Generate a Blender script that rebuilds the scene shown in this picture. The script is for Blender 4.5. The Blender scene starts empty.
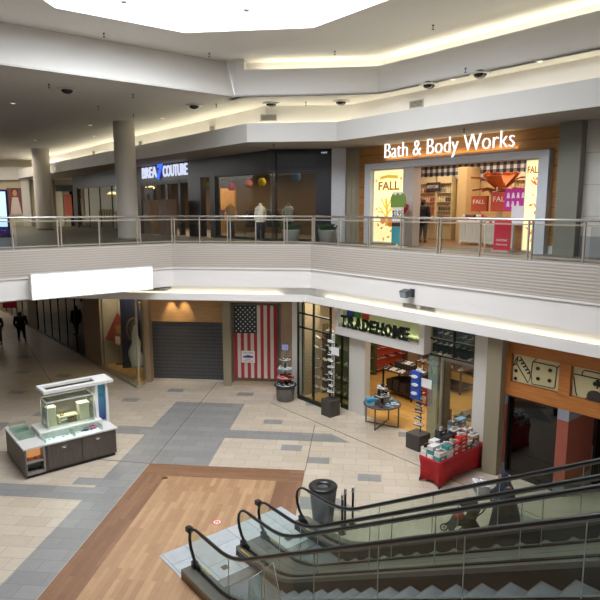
import bpy, bmesh, math, random
from mathutils import Vector, Matrix
random.seed(7)
SC = bpy.context.scene
COL = SC.collection
c7 = math.sqrt(0.5)
UF = 6.13      # upper floor height
SOF = 10.0     # upper shopfront soffit
LS = 4.07      # lower soffit
def A(s, w): return ((s + w) * c7, (w - s) * c7)
RA = -math.pi / 4
RC = math.pi / 4

# ---------------------------------------------------------------- materials
def lin(c):
    if isinstance(c, str):
        c = [int(c[i:i+2], 16) / 255 for i in (0, 2, 4)]
    return tuple((x / 12.92 if x <= 0.04045 else ((x + 0.055) / 1.055) ** 2.4) for x in c) + (1,)
MC = {}
def newmat(name):
    m = bpy.data.materials.new(name); m.use_nodes = True
    nt = m.node_tree; nt.nodes.clear()
    out = nt.nodes.new('ShaderNodeOutputMaterial')
    return m, nt, out
def mat(col, rough=0.55, metal=0.0, var=0.06, scale=6.0, spec=0.5, bump=0.0):
    key = (col, rough, metal, var, scale, spec, bump)
    if key in MC: return MC[key]
    m, nt, out = newmat('surface_' + str(col))
    b = nt.nodes.new('ShaderNodeBsdfPrincipled')
    b.inputs['Roughness'].default_value = rough
    b.inputs['Metallic'].default_value = metal
    b.inputs['Specular IOR Level'].default_value = spec
    tc = nt.nodes.new('ShaderNodeTexCoord'); n = nt.nodes.new('ShaderNodeTexNoise')
    n.inputs['Scale'].default_value = scale; n.inputs['Detail'].default_value = 3
    nt.links.new(tc.outputs['Object'], n.inputs['Vector'])
    r = nt.nodes.new('ShaderNodeMix'); r.data_type = 'RGBA'
    base = lin(col)
    r.inputs[6].default_value = tuple(x * (1 - var) for x in base[:3]) + (1,)
    r.inputs[7].default_value = tuple(min(1, x * (1 + var)) for x in base[:3]) + (1,)
    nt.links.new(n.outputs['Fac'], r.inputs[0]); nt.links.new(r.outputs[2], b.inputs['Base Color'])
    if bump:
        bp = nt.nodes.new('ShaderNodeBump'); bp.inputs['Strength'].default_value = bump
        nt.links.new(n.outputs['Fac'], bp.inputs['Height']); nt.links.new(bp.outputs[0], b.inputs['Normal'])
    nt.links.new(b.outputs[0], out.inputs[0])
    MC[key] = m
    return m
def emis(col, st):
    key = ('e', col, st)
    if key in MC: return MC[key]
    m, nt, out = newmat('glow_' + str(col))
    e = nt.nodes.new('ShaderNodeEmission'); e.inputs[0].default_value = lin(col); e.inputs[1].default_value = st
    nt.links.new(e.outputs[0], out.inputs[0]); MC[key] = m
    return m
def lit(col, st, rough=.5):
    """back-lit translucent print"""
    key = ('l', col, st)
    if key in MC: return MC[key]
    m, nt, out = newmat('backlit_' + str(col))
    b = nt.nodes.new('ShaderNodeBsdfPrincipled'); b.inputs['Base Color'].default_value = lin(col)
    b.inputs['Roughness'].default_value = rough
    b.inputs['Emission Color'].default_value = lin(col); b.inputs['Emission Strength'].default_value = st
    nt.links.new(b.outputs[0], out.inputs[0]); MC[key] = m
    return m
def glass(tint='e8f0ea', refl=1.0, rough=0.01):
    key = ('g', tint, refl)
    if key in MC: return MC[key]
    m, nt, out = newmat('glass_' + tint)
    t = nt.nodes.new('ShaderNodeBsdfTransparent'); t.inputs[0].default_value = lin(tint)
    g = nt.nodes.new('ShaderNodeBsdfGlossy'); g.inputs['Roughness'].default_value = rough
    f = nt.nodes.new('ShaderNodeLayerWeight'); f.inputs['Blend'].default_value = .5
    pw = nt.nodes.new('ShaderNodeMath'); pw.operation = 'POWER'; pw.inputs[1].default_value = 5; nt.links.new(f.outputs['Facing'], pw.inputs[0])
    mu = nt.nodes.new('ShaderNodeMath'); mu.operation = 'MULTIPLY_ADD'; mu.inputs[1].default_value = .9*min(1, refl); mu.inputs[2].default_value = .045*refl
    nt.links.new(pw.outputs[0], mu.inputs[0])
    mx = nt.nodes.new('ShaderNodeMixShader')
    nt.links.new(mu.outputs[0], mx.inputs[0]); nt.links.new(t.outputs[0], mx.inputs[1]); nt.links.new(g.outputs[0], mx.inputs[2])
    nt.links.new(mx.outputs[0], out.inputs[0]); MC[key] = m
    return m
def brick(name, c1, c2, mortar, w, h, gap, rough=.4, rot=0.0, spec=.5, axes='XY', offset=.5, noise=.10, bump=0, bias=0.0, sheen_var=0.0):
    m, nt, out = newmat(name)
    b = nt.nodes.new('ShaderNodeBsdfPrincipled'); b.inputs['Roughness'].default_value = rough
    b.inputs['Specular IOR Level'].default_value = spec
    tc = nt.nodes.new('ShaderNodeTexCoord'); vec = tc.outputs['Object']
    if axes != 'XY':
        sx = nt.nodes.new('ShaderNodeSeparateXYZ'); cx = nt.nodes.new('ShaderNodeCombineXYZ')
        nt.links.new(vec, sx.inputs[0]); nt.links.new(sx.outputs['X'], cx.inputs['X']); nt.links.new(sx.outputs['Z'], cx.inputs['Y'])
        vec = cx.outputs[0]
    mp = nt.nodes.new('ShaderNodeMapping'); mp.inputs['Rotation'].default_value = (0, 0, rot)
    nt.links.new(vec, mp.inputs['Vector'])
    br = nt.nodes.new('ShaderNodeTexBrick'); br.inputs['Scale'].default_value = 1
    br.inputs['Color1'].default_value = lin(c1); br.inputs['Color2'].default_value = lin(c2); br.inputs['Mortar'].default_value = lin(mortar)
    br.inputs['Brick Width'].default_value = w; br.inputs['Row Height'].default_value = h
    br.inputs['Mortar Size'].default_value = gap; br.inputs['Bias'].default_value = bias; br.inputs['Mortar Smooth'].default_value = .1
    br.offset = offset
    nt.links.new(mp.outputs[0], br.inputs['Vector'])
    n = nt.nodes.new('ShaderNodeTexNoise'); n.inputs['Scale'].default_value = 5; n.inputs['Detail'].default_value = 6
    nt.links.new(mp.outputs[0], n.inputs['Vector'])
    mr = nt.nodes.new('ShaderNodeMapRange'); mr.inputs['To Min'].default_value = 1 - noise; mr.inputs['To Max'].default_value = 1 + noise
    nt.links.new(n.outputs['Fac'], mr.inputs['Value'])
    vm = nt.nodes.new('ShaderNodeVectorMath'); vm.operation = 'SCALE'
    nt.links.new(br.outputs['Color'], vm.inputs[0]); nt.links.new(mr.outputs[0], vm.inputs['Scale'])
    nt.links.new(vm.outputs[0], b.inputs['Base Color'])
    if bump:
        bp = nt.nodes.new('ShaderNodeBump'); bp.inputs['Strength'].default_value = bump; bp.inputs['Distance'].default_value = .02; bp.invert = True
        nt.links.new(br.outputs['Fac'], bp.inputs['Height']); nt.links.new(bp.outputs[0], b.inputs['Normal'])
    nt.links.new(b.outputs[0], out.inputs[0])
    return m
def woodgrain(name, c1, c2, rough=.45, axis='X', scale=3.0, stretch=12, board=None):
    m, nt, out = newmat(name)
    b = nt.nodes.new('ShaderNodeBsdfPrincipled'); b.inputs['Roughness'].default_value = rough
    tc = nt.nodes.new('ShaderNodeTexCoord'); mp = nt.nodes.new('ShaderNodeMapping')
    sc = {'X': (1, stretch, stretch), 'Z': (stretch, stretch, 1), 'Y': (stretch, 1, stretch)}[axis]
    mp.inputs['Scale'].default_value = sc
    nt.links.new(tc.outputs['Object'], mp.inputs['Vector'])
    n = nt.nodes.new('ShaderNodeTexNoise'); n.inputs['Scale'].default_value = scale; n.inputs['Detail'].default_value = 5
    nt.links.new(mp.outputs[0], n.inputs['Vector'])
    cr = nt.nodes.new('ShaderNodeValToRGB'); cr.color_ramp.elements[0].position = .3; cr.color_ramp.elements[1].position = .7
    cr.color_ramp.elements[0].color = lin(c1); cr.color_ramp.elements[1].color = lin(c2)
    nt.links.new(n.outputs['Fac'], cr.inputs[0])
    src = cr.outputs[0]
    if board:
        sx = nt.nodes.new('ShaderNodeSeparateXYZ'); nt.links.new(tc.outputs['Object'], sx.inputs[0])
        md = nt.nodes.new('ShaderNodeMath'); md.operation = 'PINGPONG'; md.inputs[1].default_value = board / 2
        nt.links.new(sx.outputs['Z'], md.inputs[0])
        lt = nt.nodes.new('ShaderNodeMath'); lt.operation = 'LESS_THAN'; lt.inputs[1].default_value = .008
        nt.links.new(md.outputs[0], lt.inputs[0])
        mx = nt.nodes.new('ShaderNodeMix'); mx.data_type = 'RGBA'
        nt.links.new(lt.outputs[0], mx.inputs[0]); nt.links.new(src, mx.inputs[6]); mx.inputs[7].default_value = lin('4a3020')
        src = mx.outputs[2]
    nt.links.new(src, b.inputs['Base Color']); nt.links.new(b.outputs[0], out.inputs[0])
    return m
def checker(name, c1, c2, c3, sc):
    """gingham: overlap of two stripe directions"""
    m, nt, out = newmat(name)
    b = nt.nodes.new('ShaderNodeBsdfPrincipled'); b.inputs['Roughness'].default_value = .7
    tc = nt.nodes.new('ShaderNodeTexCoord'); sx = nt.nodes.new('ShaderNodeSeparateXYZ')
    nt.links.new(tc.outputs['Object'], sx.inputs[0])
    fs = []
    for ax in ('X', 'Z'):
        p = nt.nodes.new('ShaderNodeMath'); p.operation = 'PINGPONG'; p.inputs[1].default_value = sc
        nt.links.new(sx.outputs[ax], p.inputs[0])
        g = nt.nodes.new('ShaderNodeMath'); g.operation = 'GREATER_THAN'; g.inputs[1].default_value = sc / 2
        nt.links.new(p.outputs[0], g.inputs[0]); fs.append(g)
    ad = nt.nodes.new('ShaderNodeMath'); ad.operation = 'ADD'
    nt.links.new(fs[0].outputs[0], ad.inputs[0]); nt.links.new(fs[1].outputs[0], ad.inputs[1])
    hf = nt.nodes.new('ShaderNodeMath'); hf.operation = 'MULTIPLY'; hf.inputs[1].default_value = .5
    nt.links.new(ad.outputs[0], hf.inputs[0])
    cr = nt.nodes.new('ShaderNodeValToRGB'); cr.color_ramp.interpolation = 'CONSTANT'
    cr.color_ramp.elements[0].color = lin(c1); cr.color_ramp.elements[1].position = .8; cr.color_ramp.elements[1].color = lin(c3)
    e = cr.color_ramp.elements.new(.3); e.color = lin(c2)
    nt.links.new(hf.outputs[0], cr.inputs[0]); nt.links.new(cr.outputs[0], b.inputs['Base Color'])
    nt.links.new(b.outputs[0], out.inputs[0])
    return m

# ---------------------------------------------------------------- mesh builder
class MB:
    def __init__(s): s.v = []; s.f = []; s.m = []; s.sm = []
    def add(s, vs, fs, mi=0, smooth=False):
        o = len(s.v); s.v += [tuple(v) for v in vs]
        for f in fs: s.f.append(tuple(i + o for i in f)); s.m.append(mi); s.sm.append(smooth)
        return s
    def box(s, x0, x1, y0, y1, z0, z1, mi=0):
        vs = [(x, y, z) for z in (z0, z1) for x, y in ((x0, y0), (x1, y0), (x1, y1), (x0, y1))]
        return s.add(vs, [(3, 2, 1, 0), (4, 5, 6, 7), (0, 1, 5, 4), (1, 2, 6, 5), (2, 3, 7, 6), (3, 0, 4, 7)], mi)
    def bbox(s, x0, x1, y0, y1, z0, z1, b=.01, mi=0):
        """box with bevelled vertical edges and top"""
        def ring(i, z): return [(x0+i+b, y0+i, z), (x1-i-b, y0+i, z), (x1-i, y0+i+b, z), (x1-i, y1-i-b, z), (x1-i-b, y1-i, z), (x0+i+b, y1-i, z), (x0+i, y1-i-b, z), (x0+i, y0+i+b, z)]
        R = [ring(0, z0), ring(0, z1 - b), ring(b * .7, z1)]
        vs = sum(R, []); fs = [tuple(range(7, -1, -1)), tuple(range(16, 24))]
        for k in range(2):
            for i in range(8): j = (i + 1) % 8; fs.append((k*8+i, k*8+j, k*8+8+j, k*8+8+i))
        return s.add(vs, fs, mi)
    def prism(s, poly, z0, z1, mi=0):
        n = len(poly)
        ar = sum(poly[i][0] * poly[(i+1) % n][1] - poly[(i+1) % n][0] * poly[i][1] for i in range(n))
        if ar < 0: poly = poly[::-1]
        vs = [(x, y, z0) for x, y in poly] + [(x, y, z1) for x, y in poly]
        fs = [tuple(range(n-1, -1, -1)), tuple(range(n, 2*n))] + [(i, (i+1) % n, n + (i+1) % n, n + i) for i in range(n)]
        return s.add(vs, fs, mi)
    def plate(s, poly, y0, y1, mi=0):
        """polygon in x,z extruded along y"""
        n = len(poly)
        ar = sum(poly[i][0] * poly[(i+1) % n][1] - poly[(i+1) % n][0] * poly[i][1] for i in range(n))
        if ar < 0: poly = poly[::-1]
        vs = [(x, y0, z) for x, z in poly] + [(x, y1, z) for x, z in poly]
        fs = [tuple(range(n)), tuple(range(2*n-1, n-1, -1))] + [(i + n, (i+1) % n + n, (i+1) % n, i) for i in range(n)]
        return s.add(vs, fs, mi)
    def disc(s, x, z, r, y0, y1, mi=0, n=14, rz=None):
        return s.plate([(x + r * math.cos(2*math.pi*i/n), z + (rz or r) * math.sin(2*math.pi*i/n)) for i in range(n)], y0, y1, mi)
    def poly(s, pts, mi=0):
        return s.add(pts, [tuple(range(len(pts)))], mi)
    def lathe(s, prof, cx=0, cy=0, n=24, mi=0, smooth=True, cap=True):
        vs = []; fs = []
        for r, z in prof:
            for i in range(n): a = 2*math.pi*i/n; vs.append((cx + r*math.cos(a), cy + r*math.sin(a), z))
        for k in range(len(prof)-1):
            for i in range(n): j = (i+1) % n; fs.append((k*n+i, k*n+j, (k+1)*n+j, (k+1)*n+i))
        s.add(vs, fs, mi, smooth)
        if cap:
            o = len(s.v) - len(vs); s.f.append(tuple(o + i for i in range(n-1, -1, -1))); s.m.append(mi); s.sm.append(False)
            o2 = o + (len(prof)-1)*n; s.f.append(tuple(o2 + i for i in range(n))); s.m.append(mi); s.sm.append(False)
        return s
    def ball(s, c, rx, ry=None, rz=None, n=12, m=8, mi=0):
        ry = ry or rx; rz = rz or rx; vs = [(c[0], c[1], c[2]-rz)]; fs = []
        for k in range(1, m):
            t = math.pi*k/m
            for i in range(n): a = 2*math.pi*i/n; vs.append((c[0]+rx*math.sin(t)*math.cos(a), c[1]+ry*math.sin(t)*math.sin(a), c[2]-rz*math.cos(t)))
        vs.append((c[0], c[1], c[2]+rz)); L = len(vs)-1
        for i in range(n):
            j = (i+1) % n; fs.append((0, 1+j, 1+i))
            for k in range(m-2): fs.append((1+k*n+i, 1+k*n+j, 1+(k+1)*n+j, 1+(k+1)*n+i))
            fs.append((1+(m-2)*n+i, 1+(m-2)*n+j, L))
        return s.add(vs, fs, mi, True)
    def tube(s, path, r, n=8, mi=0, ry=None, closed=False, up=None):
        P = [Vector(p) for p in path]; rr = r if isinstance(r, (list, tuple)) else [r]*len(P)
        vs = []; fs = []; N = len(P)
        prev = None
        for k, p in enumerate(P):
            if closed: t = P[(k+1) % N] - P[k-1]
            else: t = (P[min(k+1, N-1)] - P[max(k-1, 0)])
            t.normalize()
            u = Vector(up) if up is not None else (prev if prev is not None else (Vector((0, 0, 1)) if abs(t.z) < .9 else Vector((1, 0, 0))))
            side = t.cross(u)
            if side.length < 1e-5: side = t.cross(Vector((1, 0, 0)))
            side.normalize(); u2 = side.cross(t).normalized(); prev = u2
            for i in range(n):
                a = 2*math.pi*i/n + math.pi/n
                vs.append(p + side*math.cos(a)*rr[k] + u2*math.sin(a)*(ry or rr[k]))
        for k in range(N if closed else N-1):
            for i in range(n):
                j = (i+1) % n; a = k*n; b = ((k+1) % N)*n
                fs.append((a+i, a+j, b+j, b+i))
        if not closed: fs += [tuple(range(n-1, -1, -1)), tuple((N-1)*n+i for i in range(n))]
        return s.add(vs, fs, mi, n > 4)
    def bar(s, p0, p1, w, h=None, mi=0):
        """rectangular bar between two points"""
        a = Vector(p0); b = Vector(p1); t = (b-a).normalized(); h = h or w
        u = Vector((0, 0, 1)) if abs(t.z) < .95 else Vector((0, 1, 0))
        sd = t.cross(u).normalized(); u = sd.cross(t).normalized(); vs = []
        for p in (a, b):
            for sx, sy in ((-1, -1), (1, -1), (1, 1), (-1, 1)): vs.append(p + sd*sx*w/2 + u*sy*h/2)
        return s.add(vs, [(3, 2, 1, 0), (4, 5, 6, 7), (0, 1, 5, 4), (1, 2, 6, 5), (2, 3, 7, 6), (3, 0, 4, 7)], mi)
    def loft(s, rings, mi=0, smooth=True, cap=True):
        n = len(rings[0]); vs = sum([list(r) for r in rings], []); fs = []
        for k in range(len(rings)-1):
            for i in range(n): j = (i+1) % n; fs.append((k*n+i, k*n+j, (k+1)*n+j, (k+1)*n+i))
        if cap: fs += [tuple(range(n-1, -1, -1)), tuple((len(rings)-1)*n+i for i in range(n))]
        return s.add(vs, fs, mi, smooth)
    def xf(s, M):
        s.v = [tuple(M @ Vector(v)) for v in s.v]; return s
    def mesh(s, name, mats):
        me = bpy.data.meshes.new(name); me.from_pydata(s.v, [], s.f)
        for m in (mats if isinstance(mats, (list, tuple)) else [mats]): me.materials.append(m)
        me.polygons.foreach_set('material_index', s.m); me.polygons.foreach_set('use_smooth', s.sm)
        bm = bmesh.new(); bm.from_mesh(me); bmesh.ops.recalc_face_normals(bm, faces=bm.faces); bm.to_mesh(me); bm.free()
        me.update(); return me
    def build(s, name, mats, parent=None, loc=None, rz=None, label=None):
        o = bpy.data.objects.new(name, s.mesh(name, mats)); COL.objects.link(o)
        if parent is not None: o.parent = parent
        if loc: o.location = loc
        if rz is not None: o.rotation_euler = (0, 0, rz)
        if label: o['label'] = label
        return o
def thing(name, label, cat, loc=(0, 0, 0), rz=0, group=None):
    o = bpy.data.objects.new(name, None); COL.objects.link(o); o.empty_display_size = .1
    o.location = loc; o.rotation_euler = (0, 0, rz); o['label'] = label; o['category'] = cat
    if group: o['group'] = group
    return o
def solo(mb, name, mats, label, cat, loc=(0, 0, 0), rz=0, group=None):
    o = mb.build(name, mats, None, loc, rz); o['label'] = label; o['category'] = cat
    if group: o['group'] = group
    return o
def struct(name, mb, mats, loc=None, rz=None, parent=None):
    o = mb.build(name, mats, parent, loc, rz)
    if parent is None: o['kind'] = 'structure'
    return o
def dup(root, loc, rz=None, label=None, group=None):
    r = root.copy(); COL.objects.link(r); r.location = loc
    if rz is not None: r.rotation_euler = (0, 0, rz)
    if label: r['label'] = label
    if group: r['group'] = group
    for ch in list(root.children):
        k = ch.copy(); COL.objects.link(k); k.parent = r
        for g in list(ch.children):
            d = g.copy(); COL.objects.link(d); d.parent = k
    return r
def text(name, body, size, ext, m, parent=None, loc=(0, 0, 0), rz=0, fit=None, offset=0, align='LEFT', tilt=math.pi/2, shear=0, spacing=1.0):
    cu = bpy.data.curves.new(name, 'FONT'); cu.body = body; cu.size = size; cu.extrude = ext; cu.offset = offset
    cu.align_x = align; cu.space_character = spacing; cu.resolution_u = 3; cu.shear = shear
    t = bpy.data.objects.new(name, cu); COL.objects.link(t)
    dg = bpy.context.evaluated_depsgraph_get(); me = bpy.data.meshes.new_from_object(t.evaluated_get(dg))
    bpy.data.objects.remove(t); bpy.data.curves.remove(cu)
    xs = [v.co.x for v in me.vertices]; ys = [v.co.y for v in me.vertices]
    if fit:
        w, h = fit; sx = w / (max(xs)-min(xs)); sy = h / (max(ys)-min(ys)) if h else sx
        x0 = min(xs); y0 = min(ys) if h else 0
        for v in me.vertices: v.co.x = (v.co.x - x0)*sx; v.co.y = (v.co.y - y0)*sy
    me.materials.clear(); me.materials.append(m)
    o = bpy.data.objects.new(name, me); COL.objects.link(o); o.location = loc; o.rotation_euler = (tilt, 0, rz)
    if parent is not None: o.parent = parent
    return o

def skinned(name, verts, edges, radii, mats, parent=None, sub=2, extra=None):
    """continuous figure grown over a skeleton; extra = MB merged in"""
    me = bpy.data.meshes.new('sk'); me.from_pydata(verts, edges, []); me.update()
    o = bpy.data.objects.new('sk', me); COL.objects.link(o)
    md = o.modifiers.new('s', 'SKIN'); md.use_smooth_shade = True
    for i, r in enumerate(radii):
        d = me.skin_vertices[0].data[i]; d.radius = r if isinstance(r, tuple) else (r, r)
    me.skin_vertices[0].data[0].use_root = True
    sb = o.modifiers.new('u', 'SUBSURF'); sb.levels = sub; sb.render_levels = sub
    dg = bpy.context.evaluated_depsgraph_get(); m2 = bpy.data.meshes.new_from_object(o.evaluated_get(dg))
    bpy.data.objects.remove(o); bpy.data.meshes.remove(me)
    b = MB(); b.add([v.co[:] for v in m2.vertices], [tuple(p.vertices) for p in m2.polygons], 0, True)
    bpy.data.meshes.remove(m2)
    if extra:
        off = len(b.v); b.v += extra.v; b.f += [tuple(i+off for i in f) for f in extra.f]; b.m += extra.m; b.sm += extra.sm
    return b.build(name, mats, parent)
SKY = 10.0; EXPO = 0.34
# ================================================================ SETTING
tile_b = brick('beige_tile', 'c2b5a4', 'b7a996', '94887a', .74, .42, .006, rough=.32, spec=.5)
tile_g = brick('grey_tile', '8f8e8c', '848381', '726e6a', .74, .42, .006, rough=.32, spec=.5)
plank = brick('oak_plank', 'b6936f', 'a07b5b', '836246', .95, .125, .002, rough=.4, rot=math.pi/2, noise=.12, offset=.37)
plankd = brick('dark_oak_plank', '8d684d', '7a573f', '5c4130', .95, .125, .002, rough=.4, rot=math.pi/2, noise=.12, offset=.37)
plankx = brick('dark_oak_plank_cross', '8d684d', '7a573f', '5c4130', .95, .125, .002, rough=.4, noise=.12, offset=.37)
white = mat('dedad6', .6, var=.02, scale=1.5)
white2 = mat('d8d6d4', .65, var=.02, scale=1.5)
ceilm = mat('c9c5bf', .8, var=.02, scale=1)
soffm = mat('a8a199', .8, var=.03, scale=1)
seam = mat('5e564f', .6)

fl = MB()
fl.box(-42, 30, -10, 64, -.3, 0, 0)
def inlay(pts, mi, z=.004): fl.prism(pts, -.01, z, mi)
# grey bands and blocks
inlay([(-7.1, 2), (-6.15, 2), (-6.15, 15.83), (-7.1, 15.83)], 1)
inlay([(-7.1, 15.83), (-4.35, 15.83), (-4.35, 21.4), (-7.1, 21.4)], 1)
inlay([(-12.9, 13.52), (-7.1, 13.52), (-7.1, 14.2), (-12.9, 14.2)], 1)
inlay([(-7.8, 14.33), (-7.1, 14.33), (-7.1, 14.75), (-7.8, 14.75)], 1)
inlay([(-4.35, 18.0), (-.2, 18.0), (-.85, 18.7), (-4.35, 18.7)], 1)
inlay([(-8.3, 18.0), (-7.1, 18.0), (-7.1, 18.7), (-8.3, 18.7)], 1)
inlay([(-1.45, 13.65), (.15, 13.65), (-.45, 14.27), (-1.45, 14.27)], 1)
inlay([(-13.6, 17.6), (-12.1, 17.6), (-12.3, 18.6), (-13.9, 18.6)], 1)
inlay([(3.1, 13.3), (4.6, 12.5), (5.2, 13.3), (4.0, 14.0)], 1)
for x, y in ((-3.3, 19.4), (-2.38, 17.2), (-1.46, 16.34), (.05, 15.35), (-9.3, 21.2), (-4.9, 22.4), (-2.0, 21.5), (1.4, 18.7), (-10.6, 20.4), (-12.6, 22.3),
             (-14.4, 21.7), (-11.9, 19.3), (-15.9, 24.6), (-13.7, 24.2), (-17.4, 27.2), (-15.0, 19.4), (-7.9, 22.6), (-10.2, 12.1), (3.9, 13.0)):
    inlay([(x, y), (x+.66, y), (x+.66, y+.42), (x, y+.42)], 1, .005)
# long expansion joints
def joint(a, b, w=.02):
    a = Vector(a); b = Vector(b); t = (b-a).normalized(); n = Vector((-t.y, t.x))*w/2
    fl.prism([tuple(a+n), tuple(b+n), tuple(b-n), tuple(a-n)], -.01, .007, 5)
joint((-1.465, 15.83), (-1.465, 19.46)); joint((-3.36, 21.63), (6.5, 11.9)); joint((-6.12, 15.83), (-6.12, 24.1)); joint((-13, 16.3), (-6.12, 15.83)); joint((-12.5, 22.2), (-21, 33.5))
# timber mat set into the tiles
inlay([(-6.13, 3), (-5.38, 3), (-5.38, 15.08), (-6.13, 15.08)], 3, .008)
inlay([(-2.2, 3), (-1.47, 3), (-1.47, 15.08), (-2.2, 15.08)], 3, .008)
inlay([(-6.13, 15.08), (-1.47, 15.08), (-1.47, 15.83), (-6.13, 15.83)], 4, .008)
inlay([(-5.38, 3), (-2.2, 3), (-2.2, 15.08), (-5.38, 15.08)], 2, .008)
# shop timber floor
shopfl = brick('yellow_oak_floor', 'c89c58', 'b68a46', '92703a', 1.2, .14, .002, rough=.35, rot=math.pi/4, noise=.1)
fl.prism([A(-15.45, 14.83), A(-9.7, 14.83), A(-9.7, 24), A(-18.15, 24), A(-18.15, 15.3), A(-17.4, 15.3), A(-17.4, 14.2), A(-16.3, 14.2)], -.01, .006, 6)
struct('floor', fl, [tile_b, tile_g, plank, plankd, plankx, seam, shopfl])

# ---- upper gallery slab
carpet = brick('gallery_tile', '777067', '6d665d', '5d574f', .6, .6, .004, rough=.5, offset=0)
IN = [(-14.2, .89), (-14.2, 14.82), (-7.2, 21.82), (-1.8, 21.82), (8.4, 11.62), (8.4, 4.72), (4.57, .89)]
OUT = [(-40, -10), (-40, 20), (-40, 62), (10, 62), (30, 25), (30, 0), (12, -10)]
def ring(inn, out, z0, z1, mb=None):
    mb = mb or MB(); n = len(inn)
    for i in range(n):
        j = (i+1) % n
        mb.prism([inn[i], inn[j], out[j], out[i]], z0, z1)
    return mb
OUT2 = [(-40, -10), (-40, 20), (-40, 62), (10, 62), (30, 25), (30, 0), (12, -10)]
struct('floor_upper', ring(IN, OUT2, 5.6, UF), carpet)
def off(poly, d):
    """offset a closed ccw/cw polyline towards its inside"""
    n = len(poly); res = []
    ctr = Vector((sum(p[0] for p in poly)/n, sum(p[1] for p in poly)/n))
    for i in range(n):
        a, b, c = (Vector(poly[i-1]), Vector(poly[i]), Vector(poly[(i+1) % n]))
        def nrm(p, q):
            t = (q-p).normalized(); m = Vector((-t.y, t.x))
            return m if m.dot(ctr-p) > 0 else -m
        n1 = nrm(a, b); n2 = nrm(b, c); k = 1 + n1.dot(n2)
        res.append(tuple(b + (n1+n2)*d/k))
    return res
# textured band and white fascia, wrapped round the opening
bandm, ntb, outb = newmat('ribbed_band')
_b = ntb.nodes.new('ShaderNodeBsdfPrincipled'); _b.inputs['Roughness'].default_value = .6
_tc = ntb.nodes.new('ShaderNodeTexCoord'); _sx = ntb.nodes.new('ShaderNodeSeparateXYZ'); ntb.links.new(_tc.outputs['Object'], _sx.inputs[0])
_n = ntb.nodes.new('ShaderNodeTexNoise'); _n.inputs['Scale'].default_value = 2.2; ntb.links.new(_tc.outputs['Object'], _n.inputs['Vector'])
_ad = ntb.nodes.new('ShaderNodeMath'); _ad.operation = 'MULTIPLY_ADD'; _ad.inputs[1].default_value = .02; ntb.links.new(_n.outputs['Fac'], _ad.inputs[0]); ntb.links.new(_sx.outputs['Z'], _ad.inputs[2])
_pp = ntb.nodes.new('ShaderNodeMath'); _pp.operation = 'PINGPONG'; _pp.inputs[1].default_value = .042; ntb.links.new(_ad.outputs[0], _pp.inputs[0])
_mr = ntb.nodes.new('ShaderNodeMapRange'); _mr.inputs['From Max'].default_value = .042; ntb.links.new(_pp.outputs[0], _mr.inputs['Value'])
_cr = ntb.nodes.new('ShaderNodeValToRGB'); _cr.color_ramp.elements[0].color = lin('9b9287'); _cr.color_ramp.elements[1].color = lin('b0a79d'); _cr.color_ramp.elements[1].position = .5
ntb.links.new(_mr.outputs[0], _cr.inputs[0]); ntb.links.new(_cr.outputs[0], _b.inputs['Base Color']); ntb.links.new(_b.outputs[0], outb.inputs[0])
_bp = ntb.nodes.new('ShaderNodeBump'); _bp.inputs['Strength'].default_value = .3; _bp.inputs['Distance'].default_value = .02
ntb.links.new(_mr.outputs[0], _bp.inputs['Height']); ntb.links.new(_bp.outputs[0], _b.inputs['Normal'])
INb = off(IN, .04)
struct('trim_1', ring(off(IN, .05), off(IN, -.15), 5.27, 6.14), bandm)
m = ring(off(IN, .02), off(IN, -.2), 4.55, 5.27); ring(off(IN, .07), off(IN, .0), 5.24, 5.29, m)
struct('trim_2', m, white)
m = ring(off(IN, .06), off(IN, -.16), 6.14, 6.175); struct('trim_3', m, mat('b9b6b2', .5))
# dropped lip with lighting cove (middle and right)
lipB = (-2.0 + .02, 21.4); sA = (20.0 - .594)
def lip_pt(d): # bend point of a line offset d (towards atrium) from fascia
    return (-1.8 - d*math.tan(math.pi/8), 21.82 - d)
L0 = lip_pt(.42); LA_end = (sA - 11.2, 11.2)
LA_end = (8.3, sA - 8.3)
lip = MB()
i0 = lip_pt(.37)
lip.prism([(-12.2, 21.4), L0, i0, (-12.2, 21.45)], LS, 4.33)
lip.prism([L0, LA_end, (LA_end[0]+.035, LA_end[1]+.035), i0], LS, 4.33)
struct('trim_4', lip, white)
sf = MB()
sf.prism([(-12.2, 21.45), i0, (-1.8+1.5, 28), (-18.6, 28)], LS, LS+.05)
sf.prism([i0, (LA_end[0]+.03, LA_end[1]+.03), (16, 13), (-1.8+1.5, 28)], LS, LS+.05)
struct('ceiling_lower', sf, white2)
back = MB()
b0 = lip_pt(-.35); b1 = lip_pt(-.45)
back.prism([(-9.5, b0[1]), b0, b1, (-9.5, b1[1])], LS+.05, 5.6)
back.prism([b0, (8.6, 8.6*-1 + b0[0]+b0[1]), (8.7, 8.7*-1+b1[0]+b1[1]), b1], LS+.05, 5.6)
struct('trim_5', back, white)
# corridor ceiling (under the gallery, left)
cc = MB(); cc.prism([(-14.35, -9), (-14.35, 14.7), (-7.3, 21.9), (-12.0, 26.5), (-40, 55), (-40, -9)], 4.5, 4.56)
cc.prism([(-13, 21.46), (-7.4, 21.46), (-7.4, 24), (-13, 26)], 4.4, 4.5)
struct('ceiling_corridor', cc, mat('8f877d', .8, var=.02, scale=1))

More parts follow.
